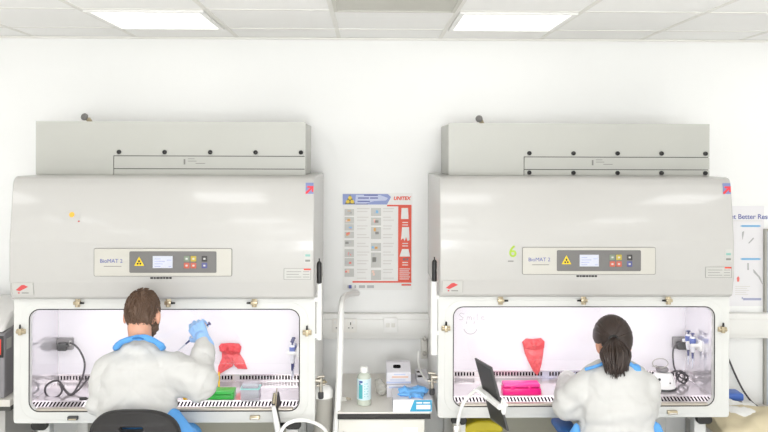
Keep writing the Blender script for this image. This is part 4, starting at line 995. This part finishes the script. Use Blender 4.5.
def fold_disp(amp, seed, cx, seam=True, arms=()):
    def fn(o):
        off = V(o['_o'])
        for v in o.data.vertices:
            p = v.co + off; nrm = v.normal
            d = .005 + amp*noise.noise(V((p.x*8+seed, p.y*6, p.z*13))) + amp*.55*noise.noise(V((p.x*22, p.y*16+seed, p.z*27)))
            w_ = V((p.x*5+seed, p.y*5, p.z*5)); wv = noise.noise_vector(w_)*.35
            for sx_, sz_, am_, k_ in ((3.5, 7, .007, 6), (6, 5, .004, 6), (9, 14, .002, 5)):
                nn_ = noise.noise(V((p.x*sx_+wv.x+seed*1.7, p.y*sx_+wv.y, p.z*sz_+wv.z+k_+abs(p.x-cx)*4))); d -= am_*(1-min(1, abs(nn_)*1.6))**k_
            # soft diagonal drag folds below the shoulder blades
            d += amp*.5*math.sin((p.z*60+abs(p.x-cx)*26) + 3*noise.noise(V((p.x*5, p.y*5, p.z*5+seed))))*max(0, min(1, (1.05-p.z)*5))*max(0, min(1, (p.z-.66)*6))
            for A, B, per, am in arms:
                A, B = V(A), V(B); L = (B-A).length; t = (p-A).dot((B-A)/L); rad = (p-(A+(B-A)/L*t)).length
                if -.02 < t < L+.03 and rad < .125: d += am*math.sin(t*per + 2.5*noise.noise(V((p.x*12, p.y*12, p.z*12))))*min(1, (t+.02)*12)
            if seam and nrm.y < -.2:
                d -= .003*math.exp(-((p.x-cx)/.004)**2) + .003*math.exp(-((p.z-1.075)/.004)**2)
            v.co = v.co + nrm*d
    return fn
def strands(q, roots, seg_fn, r0, r1, n=5, side=5):
    for ro in roots:
        pts = seg_fn(*ro); q.tube(pts, [r0+(r1-r0)*i/(len(pts)-1) for i in range(len(pts))], side)

def person(base, label, C, fwd, torso, arms, legs, hands, k, name_hair):
    """continuous body: head, neck, torso, limbs, hands"""
    pass

# ---- the man
rm, fm, um = frame_from((.07, .95, -.25))
Cm = at(142.8, 315, 3.85)
base = V((Cm.x, 3.76, 0))
HP, Bm = head_prims(Cm, rm, fm, um)
nb = at(140, 346, 3.77)
shL, shR = at(107, 371, 3.76), at(170, 369, 3.76)
elL, elR = at(99, 402, 3.75), at(201, 381, 3.74)
wrL = V((-1.13, 4.10, .868)); wrR = at(204.0, 341, 3.88)
hipL, hipR = V((base.x-.085, 3.68, .655)), V((base.x+.105, 3.68, .655))
knL, knR = V((base.x-.14, 4.06, .625)), V((base.x+.16, 4.06, .625))
anL, anR = V((base.x-.13, 4.02, .36)), V((base.x+.15, 4.02, .36))
hfR = V((-.48, .45, .62)).normalized(); sR = V((-.68, -.05, -.7)); sR = (sR - hfR*sR.dot(hfR)).normalized(); nR = sR.cross(hfR).normalized()
hfL = V((.25, .95, -.12)).normalized(); sL = V((.9, -.25, .2)); sL = (sL-hfL*sL.dot(hfL)).normalized(); nL = -sL.cross(hfL).normalized()
tx = base.x+.005
def body_prims(C, r, f, u, B, nb, shL, shR, elL, elR, wrL, wrR, hipL, hipR, knL, knR, anL, anR, tx, handL, handR):
    neck0 = C - u*.055 - f*.032
    return [('c', neck0, .054, V(nb)+V((0, .015, -.01)), .05), ('e', (tx, shL.y, (nb.z+hipL.z)/2+.06), (.145, .09, .16)), ('e', (tx, 3.72, hipL.z+.05), (.15, .11, .12)),
            ('c', V(nb)-V((0, -.01, .055)), .05, shL, .05), ('c', V(nb)-V((0, -.01, .055)), .05, shR, .05),
            ('c', shL, .05, elL, .038), ('c', elL, .038, wrL, .026), ('c', shR, .05, elR, .038), ('c', elR, .038, wrR, .026),
            ('c', hipL, .078, knL, .055), ('c', knL, .055, anL, .038), ('c', hipR, .078, knR, .055), ('c', knR, .055, anR, .038),
            ('c', anL+V((0, -.03, -.04)), .036, anL+V((0, .13, -.06)), .03), ('c', anR+V((0, -.03, -.04)), .036, anR+V((0, .13, -.06)), .03), ('c', anL, .038, anL+V((0, 0, -.03)), .036), ('c', anR, .038, anR+V((0, 0, -.03)), .036)] + handL + handR
handR = hand_prims(wrR, hfR, sR, nR, (40, 55, 40), .92); handL = hand_prims(wrL, hfL, sL, nL, (20, 25, 20), .95)
ears = lambda C, r, f, u, B: [('e', C + r*.079*s_ - f*.010 - u*.012, (.010, .017, .031), B) for s_ in (1, -1)]
man = blob('person', HP + ears(Cm, rm, fm, um, Bm) + body_prims(Cm, rm, fm, um, Bm, nb, shL, shR, elL, elR, wrL, wrR, hipL, hipR, knL, knR, anL, anR, tx, handL, handR), M['skin'], None, .0055, 4, off=base)
tag(man, 'person with short brown hair and raised arm holding a pipette, in white gown', 'person')
def move_root(o, base):
    """put a root mesh's origin at its base"""
    o.location = base; o['_o'] = tuple(base)
move_root(man, base)
def eyes(C, r, f, u, parent):
    for s_ in (1, -1): MB().sphere(C + r*.031*s_ + f*.079 + u*.006, .0115, 12).build('eye', M['eye'], parent)
eyes(Cm, rm, fm, um, man)
# gown
ar = [(shR, elR, 42, .006), (elR, wrR, 55, .005), (shL, elL, 45, .005)]
gown = [('e', (tx, 3.765, 1.015), (.176, .125, .135)), ('e', (tx, 3.745, .90), (.178, .13, .16)), ('e', (tx, 3.73, .82), (.178, .135, .13)),
        ('c', nb-V((0, -.005, .055)), .075, shL, .066), ('c', nb-V((0, -.005, .055)), .075, shR, .068), ('e', nb-V((0, -.012, .010)), (.088, .088, .050)),
        ('c', shL, .064, elL, .054), ('c', elL, .055, wrL, .042), ('c', shR, .078, elR, .080), ('c', shR+V((.02, 0, -.05)), .07, elR+V((-.02, 0, -.02)), .075), ('c', elR, .074, elR*.55+wrR*.45, .058), ('c', elR*.55+wrR*.45, .058, wrR-(wrR-elR).normalized()*.005, .040)]
blob('lab_gown', gown, M['gown'], man, .009, 7, disp=fold_disp(.006, 2, tx, True, ar))
# scrubs beneath
scr = [('e', (tx+.01, 3.715, .74), (.19, .145, .11)), ('e', (tx+.02, 3.655, .835), (.10, .085, .07)), ('c', hipL, .095, knL, .075), ('c', hipR, .095, knR, .075), ('c', knL, .075, anL, .052), ('c', knR, .075, anR, .052),
       ('c', at(172, 419, 3.70), .045, at(185, 438, 3.70), .05), ('c', at(178, 424, 3.70), .04, at(188, 440, 3.72), .045)]
blob('scrubs', scr, M['scrubs'], man, .012, 4, disp=fold_disp(.008, 7, tx, False))
# blue collar round the neck
pts = [at(116, 347.0, 3.735), at(122, 342, 3.715), at(131, 338.5, 3.695), at(140, 337.5, 3.69), at(149, 338.5, 3.695), at(156, 342, 3.715), at(162.5, 347.5, 3.735)]
pts = pts + [at(160, 348, 3.84), at(150, 352, 3.90), at(140, 354, 3.91), at(128, 352, 3.90), at(117, 348, 3.84)]
q = MB(); q.tube(smooth_path(pts+[pts[0]], 4)[:-1], .0135, 8, close=True); crumple(q.build('collar', M['scrubs'], man), .006, 30, 2)
q = MB(); q.tube(smooth_path([at(132.5, 338.5, 3.683), at(138, 337.8, 3.676), at(143.5, 338.6, 3.683)], 4), .0055, 6); q.build('neck_tie', M['scrubs2'], man)
# hair: cap and short strands
def cap(C, r, f, u, B, rad, off, keep, name, m, parent, disp=.004, sc=40):
    q = MB(); q.sphere(C+r*off[0]+f*off[1]+u*off[2], 1, 40, rad, B)
    dead = [v for v in q.b.verts if not keep((v.co-C).dot(r), (v.co-C).dot(f), (v.co-C).dot(u))]
    bmesh.ops.delete(q.b, geom=dead, context='VERTS')
    for v in q.b.verts:
        d = (v.co-C).normalized(); v.co += d*disp*noise.noise(v.co*sc)
    return q
def keep_m(x, y, z): return z > -.02 + max(0, y)*1.0 or (y < -.005 and z > -.052 and not (abs(x) > .06 and y > -.03 and z < -.01))
q = cap(Cm, rm, fm, um, Bm, (.0745, .096, .098), (0, -.012, .022), keep_m, 'hair', None, man)
rnd = random.Random(4); Hc = Cm-fm*.012+um*.022; n_ = 0
while n_ < 900:
    a, zz = rnd.uniform(0, 2*math.pi), rnd.uniform(-1, 1); d = V((math.sqrt(1-zz*zz)*math.cos(a), math.sqrt(1-zz*zz)*math.sin(a), zz))
    p = Hc + rm*d.x*.0745 + fm*d.y*.096 + um*d.z*.098; loc = p-Cm
    if not keep_m(loc.dot(rm), loc.dot(fm), loc.dot(um)): continue
    nrm = (rm*d.x/.078 + fm*d.y/.098 + um*d.z/.099).normalized(); down = (-um*.8 + rm*.35 - fm*.1 + rm*rnd.uniform(-.4, .4)); down -= nrm*down.dot(nrm)
    L = .020 if loc.dot(um) > -.01 else .012
    q.tube([p, p+nrm*.004+down*L*.4, p+nrm*.005+down*L], [.0024, .002, .0008], 4); n_ += 1
q.build('hair', M['hairbrown'], man, ang=80)
# beard along the jaw
q = [('e', Cm + fm*.035-um*.062, (.060, .066, .05), Bm), ('e', Cm+fm*.05-um*.085, (.038, .04, .028), Bm)]
for s_ in (1, -1): q.append(('c', Cm+rm*.066*s_+fm*.012-um*.012, .012, Cm+rm*.056*s_+fm*.03-um*.06, .016))
blob('beard', q, M['hairbrown'], man, .005, 3, disp=lambda o: crumple(o, .004, 90, 1))
# gloves
gR = hand_prims(wrR, hfR, sR, nR, (40, 55, 40), 1.03) + [('c', wrR-hfR*.03, .036, wrR+hfR*.02, .034)]
blob('glove', gR, M['glovemat'], man, .004, 2)
gL = hand_prims(wrL, hfL, sL, nL, (20, 25, 20), 1.05) + [('c', wrL-hfL*.03, .036, wrL+hfL*.02, .034)]
blob('glove', gL, M['glovemat'], man, .004, 2)
for a_ in (anL, anR):
    blob('shoe', [('c', a_+V((0, -.035, -.05)), .046, a_+V((0, .14, -.07)), .038), ('c', a_+V((0, -.02, .0)), .046, a_+V((0, -.03, -.05)), .048)], M['shoe'], man, .008, 3)
# the pipette in his right hand
g_ = wrR + hfR*.07 + nR*.034
pt_ = at(177, 351.5, 3.93); d_ = (g_-pt_).normalized()
pipette('pipette', g_+d_*.055, pt_, 'blue and white pipette held up in the man’s gloved right hand', None, .9)

# ---- the woman
rw, fw, uw = frame_from((-.12, .93, -.34))
Cw = at(612.5, 343.5, 3.905)
base_w = V((at(616, 400, 3.78).x, 3.79, 0)); txw = base_w.x
HPw, Bw = head_prims(Cw, rw, fw, uw, .97, .9)
nbw = at(615, 372, 3.83)
sLw, sRw = at(588, 387, 3.80), at(645, 388, 3.80)
eLw, eRw = at(568.5, 404, 3.84), at(647, 408, 3.84)
wLw, wRw = V((txw-.12, 4.20, .872)), V((txw+.09, 4.20, .872))
hLw, hRw = V((txw-.09, 3.70, .60)), V((txw+.09, 3.70, .60))
kLw, kRw = V((txw-.14, 4.08, .575)), V((txw+.14, 4.08, .575))
aLw, aRw = V((txw-.13, 4.04, .33)), V((txw+.13, 4.04, .33))
flw = V((.3, .94, -.1)).normalized(); slw = V((.9, -.3, .3)); slw = (slw-flw*slw.dot(flw)).normalized(); nlw = -slw.cross(flw).normalized()
frw = V((-.3, .94, -.1)).normalized(); srw = V((-.9, -.3, .3)); srw = (srw-frw*srw.dot(frw)).normalized(); nrw = srw.cross(frw).normalized()
woman = blob('person', HPw + ears(Cw, rw, fw, uw, Bw) + body_prims(Cw, rw, fw, uw, Bw, nbw, sLw, sRw, eLw, eRw, wLw, wRw, hLw, hRw, kLw, kRw, aLw, aRw, txw, hand_prims(wLw, flw, slw, nlw, (25, 30, 25), .88), hand_prims(wRw, frw, srw, nrw, (25, 30, 25), .88)), M['skin'], None, .0055, 4, off=base_w)
tag(woman, 'person with dark ponytail in white gown, both arms in the cabinet', 'person')
move_root(woman, base_w); eyes(Cw, rw, fw, uw, woman)
gown = [('e', (txw, 3.80, .955), (.172, .125, .13)), ('e', (txw+.004, 3.775, .85), (.180, .135, .15)), ('e', (txw-.004, 3.76, .73), (.180, .145, .13)),
        ('c', nbw-V((0, 0, .055)), .082, sLw, .074), ('c', nbw-V((0, 0, .055)), .082, sRw, .074), ('e', nbw-V((0, -.01, .035)), (.09, .075, .035)),
        ('c', sLw, .076, eLw, .076), ('c', eLw, .072, wLw, .044), ('c', sRw, .070, eRw, .062), ('c', eRw, .060, wRw, .044)]
blob('lab_gown', gown, M['gown'], woman, .009, 7, disp=fold_disp(.006, 9, txw, True, [(sLw, eLw, 60, .005), (eLw, wLw, 55, .005), (sRw, eRw, 50, .003)]))
scr = [('e', (txw, 3.72, .655), (.195, .15, .095)), ('c', hLw, .10, kLw, .078), ('c', hRw, .10, kRw, .078), ('c', kLw, .078, aLw, .055), ('c', kRw, .078, aRw, .055),
       ('c', at(655, 428, 3.74), .03, at(657, 442, 3.74), .045), ('c', at(576, 426, 3.74), .018, at(573, 442, 3.74), .035)]
blob('scrubs', scr, M['scrubs'], woman, .012, 4, disp=fold_disp(.008, 17, txw, False))
q = MB(); q.tube(smooth_path([at(585.5, 369.2, 3.775), at(592, 367.5, 3.755), at(600, 364.8, 3.75), at(606, 361, 3.765), at(610, 360, 3.775)], 4), .0075, 7); q.build('neck_tie', M['scrubs'], woman)
q = MB(); q.tube(smooth_path([at(624, 360, 3.765), at(629, 363, 3.742), at(634, 367, 3.738), at(639, 370.5, 3.752)], 4), [.010]*8+[.019, .021, .021, .018, .009], 7); q.build('collar', M['scrubs'], woman)
def keep_w(x, y, z): return z > -.0 + max(0, y)*.75 or (y < .0 and z > -.085 and not (abs(x) > .055 and y > -.04 and z < -.0))
RW = (.084, .103, .104); q = cap(Cw, rw, fw, uw, Bw, RW, (0, -.010, .026), keep_w, 'hair', None, woman, .003)
tie = at(613.5, 339, 3.79); Hw = Cw-fw*.010+uw*.026
def to_dir(p): l = p-Hw; return V((l.dot(rw)/RW[0], l.dot(fw)/RW[1], l.dot(uw)/RW[2])).normalized()
def from_dir(d, k=1.0): return Hw + (rw*d.x*RW[0] + fw*d.y*RW[1] + uw*d.z*RW[2])*k
td = to_dir(tie)
for i in range(260):
    a = 2*math.pi*i/260 + rnd.uniform(-.02, .02)
    t1 = td.orthogonal().normalized(); t2 = td.cross(t1)
    side = (t1*math.cos(a)+t2*math.sin(a)); pts = []; reach = rnd.uniform(1.5, 1.95)
    for j in range(12):
        th = .06 + reach*j/11; d = td*math.cos(th)+side*math.sin(th); p = from_dir(d, 1.022+.022*noise.noise(V((a*9, 2, 3)))); l = p-Cw
        if not keep_w(l.dot(rw), l.dot(fw), l.dot(uw)): break
        pts.append(p)
    if len(pts) > 2: q.tube(pts, [.0022+.0028*min(1, j/4) for j in range(len(pts)-1)]+[.001], 5)
q.build('hair', M['hairdark'], woman, ang=80)
q = MB(); tn = from_dir(td, 1.0); nd = (tn-Hw).normalized()
for i in range(330):
    a = rnd.uniform(0, 2*math.pi); rr = math.sqrt(rnd.uniform(.02, 1)); c, s_ = math.cos(a)*rr, math.sin(a)*rr
    e = rnd.uniform(-.035, .012); pts = []
    L = rnd.uniform(.150, .182) - .03*abs(c)
    for j in range(9):
        t = j/8; w = .018 + .062*math.sin(min(1, t*1.5)*math.pi/2)**1.1*(1-.50*max(0, t-.55)/.45)
        out = .012 + .042*math.sin(min(1, t*2.2)*math.pi/2) + .055*t
        p = tn + nd*(out + s_*w*.55) + rw*(c*w + .014*t) - V((0, 0, 1))*(t*L - .012*math.sin(t*math.pi))
        if t > .8: p += rw*.012*math.sin(i*1.7)*(t-.8)/.2 + nd*.012*math.cos(i*2.3)*(t-.8)/.2
        pts.append(p)
    q.tube(pts, [.0042]*7+[.003, .0012], 5)
q.build('ponytail', M['hairdark'], woman, ang=80)
q = MB(); q.tube([tn + nd*.016 + (rw*math.cos(k*math.pi/6)*.020 + (nd.cross(rw))*math.sin(k*math.pi/6)*.016) for k in range(12)], .0055, 7, close=True); q.build('hair_tie', M['black'], woman)
for W_, f_, s2, n2 in ((wLw, flw, slw, nlw), (wRw, frw, srw, nrw)):
    blob('glove', hand_prims(W_, f_, s2, n2, (25, 30, 25), .98) + [('c', W_-f_*.03, .035, W_+f_*.02, .033)], M['glovemat'], woman, .004, 2)
for a_ in (aLw, aRw):
    blob('shoe', [('c', a_+V((0, -.035, -.05)), .043, a_+V((0, .13, -.07)), .035), ('c', a_+V((0, -.02, .0)), .043, a_+V((0, -.03, -.05)), .045)], M['shoe'], woman, .008, 3)

# ---- stools
M['chairblack'] = mat('chair_black', '#211f1f', .6, bump=.1, bscale=80); M['chairblue'] = mat('chair_blue', '#1e548f', .6, bump=.1, bscale=80)
def stool(cx, cy, seat_z, back_y, back_z0, back_z1, half, m, label, slot):
    t = thing('lab_chair', (cx, cy, 0), label, 'chair')
    q = MB(); q.lathe([(.05, -.075), (.17, -.07), (.205, -.045), (.21, -.02), (.195, 0), (.1, -.004)], (cx, cy, seat_z), 32); q.build('seat', m, t)
    outer = []
    h = back_z1-back_z0
    for k in range(48):
        a = 2*math.pi*k/48; e = 2/2.7; c_, s_ = math.cos(a), math.sin(a)
        outer.append((half*math.copysign(abs(c_)**e, c_), h/2*math.copysign(abs(s_)**e, s_)))
    loops = [outer] + ([rrect(-.056, .056, h/2-.086, h/2-.054, .015)] if slot else [])
    q = MB(); q.add_mesh(curve_mesh(loops, .014, .008), stand(0, 0, 0))
    bmesh.ops.subdivide_edges(q.b, edges=[e for e in q.b.edges if e.calc_length() > .05], cuts=2)
    for v in q.b.verts: v.co = V((cx+v.co.x, back_y+v.co.y+.10*(v.co.x/half)**2*.45, (back_z0+back_z1)/2+v.co.z))
    q.build('backrest', m, t, ang=60)
    q = MB(); q.tube(smooth_path([(cx, cy-.12, seat_z-.06), (cx, back_y-.05, seat_z-.03), (cx, back_y-.035, seat_z+.08), (cx, back_y-.02, back_z0+.10)], 5), .018, 8); q.build('back_support', M['black'], t)
    q = MB(); q.cyl((cx, cy, .09), (cx, cy, .34), .028); q.cyl((cx, cy, .33), (cx, cy, seat_z-.07), .017); q.build('column', M['steel'], t)
    q = MB(); q.tube([(cx+.2*math.cos(2*math.pi*k/28), cy+.2*math.sin(2*math.pi*k/28), .24) for k in range(28)], .011, 8, close=True)
    for k in range(3): q.tube([(cx, cy, .25), (cx+.2*math.cos(R(120*k+30)), cy+.2*math.sin(R(120*k+30)), .24)], .008, 6)
    q.build('foot_ring', M['steel'], t)
    for k in range(5):
        a = R(72*k+18); d = V((math.cos(a), math.sin(a), 0)); c0 = V((cx, cy, .10))
        q = MB(); q.tube([c0, c0+d*.15+V((0, 0, -.01)), c0+d*.29+V((0, 0, -.032))], [.028, .022, .016], 8); lg = q.build('leg', M['black'], t)
        q = MB(); w = V((cx, cy, .027))+d*.285; sd = V((-d.y, d.x, 0))
        for s_ in (-1, 1): q.cyl(w+sd*(.012*s_-.006), w+sd*(.012*s_+.006), .0265, seg=14)
        q.build('castor', M['dark'], lg)
    return t
stool(at(132.5, 420, 3.52).x, 3.70, .553, 3.515, .62, at(132, 412, 3.515).z, .19, M['chairblack'], 'black lab chair with a slot in its rounded back behind the man', True)
ch = stool(at(612, 430, 3.80).x, 3.74, .50, 3.545, .42, .70, .19, M['chairblue'], 'dark blue lab chair mostly hidden behind the woman', False)
for px in (565.5, 645):
    p = at(px, 427.5, 3.86); q = MB(); q.box((p.x-.047, 3.75, p.z-.018), (p.x+.047, 3.97, p.z+.014), .014, 3)
    ar_ = q.build('armrest', M['chairblue'], ch)
    sx_ = ch.location.x
    MB().tube(smooth_path([(p.x, 3.86, p.z-.016), (p.x, 3.86, .50), (p.x*.6+sx_*.4, 3.82, .438), (sx_, 3.80, .43)], 5), .012, 8).build('armrest_bracket', M['black'], ch)
# ---------------------------------------------------------------- camera, light, output
cam = bpy.data.cameras.new('camera'); cam.sensor_width = 36; cam.lens = F/768*36; cam.shift_y = (HOR-216)/768; cam.clip_start = .05
co = bpy.data.objects.new('camera', cam); COL.objects.link(co)
m3 = Matrix((_r, _u, -_f)).transposed(); co.matrix_world = Matrix.Translation((0, 0, CAM_Z)) @ m3.to_4x4()
S.camera = co
w = bpy.data.worlds.new('world'); S.world = w; w.use_nodes = True
w.node_tree.nodes['Background'].inputs[0].default_value = (1, 1, 1, 1); w.node_tree.nodes['Background'].inputs[1].default_value = .3
S.view_settings.view_transform = 'Standard'; S.view_settings.look = 'None'; S.view_settings.gamma = 1; S.view_settings.use_curve_mapping = False
S.view_settings.exposure = EXPO
for o in bpy.data.objects:
    if '_o' in o: del o['_o']
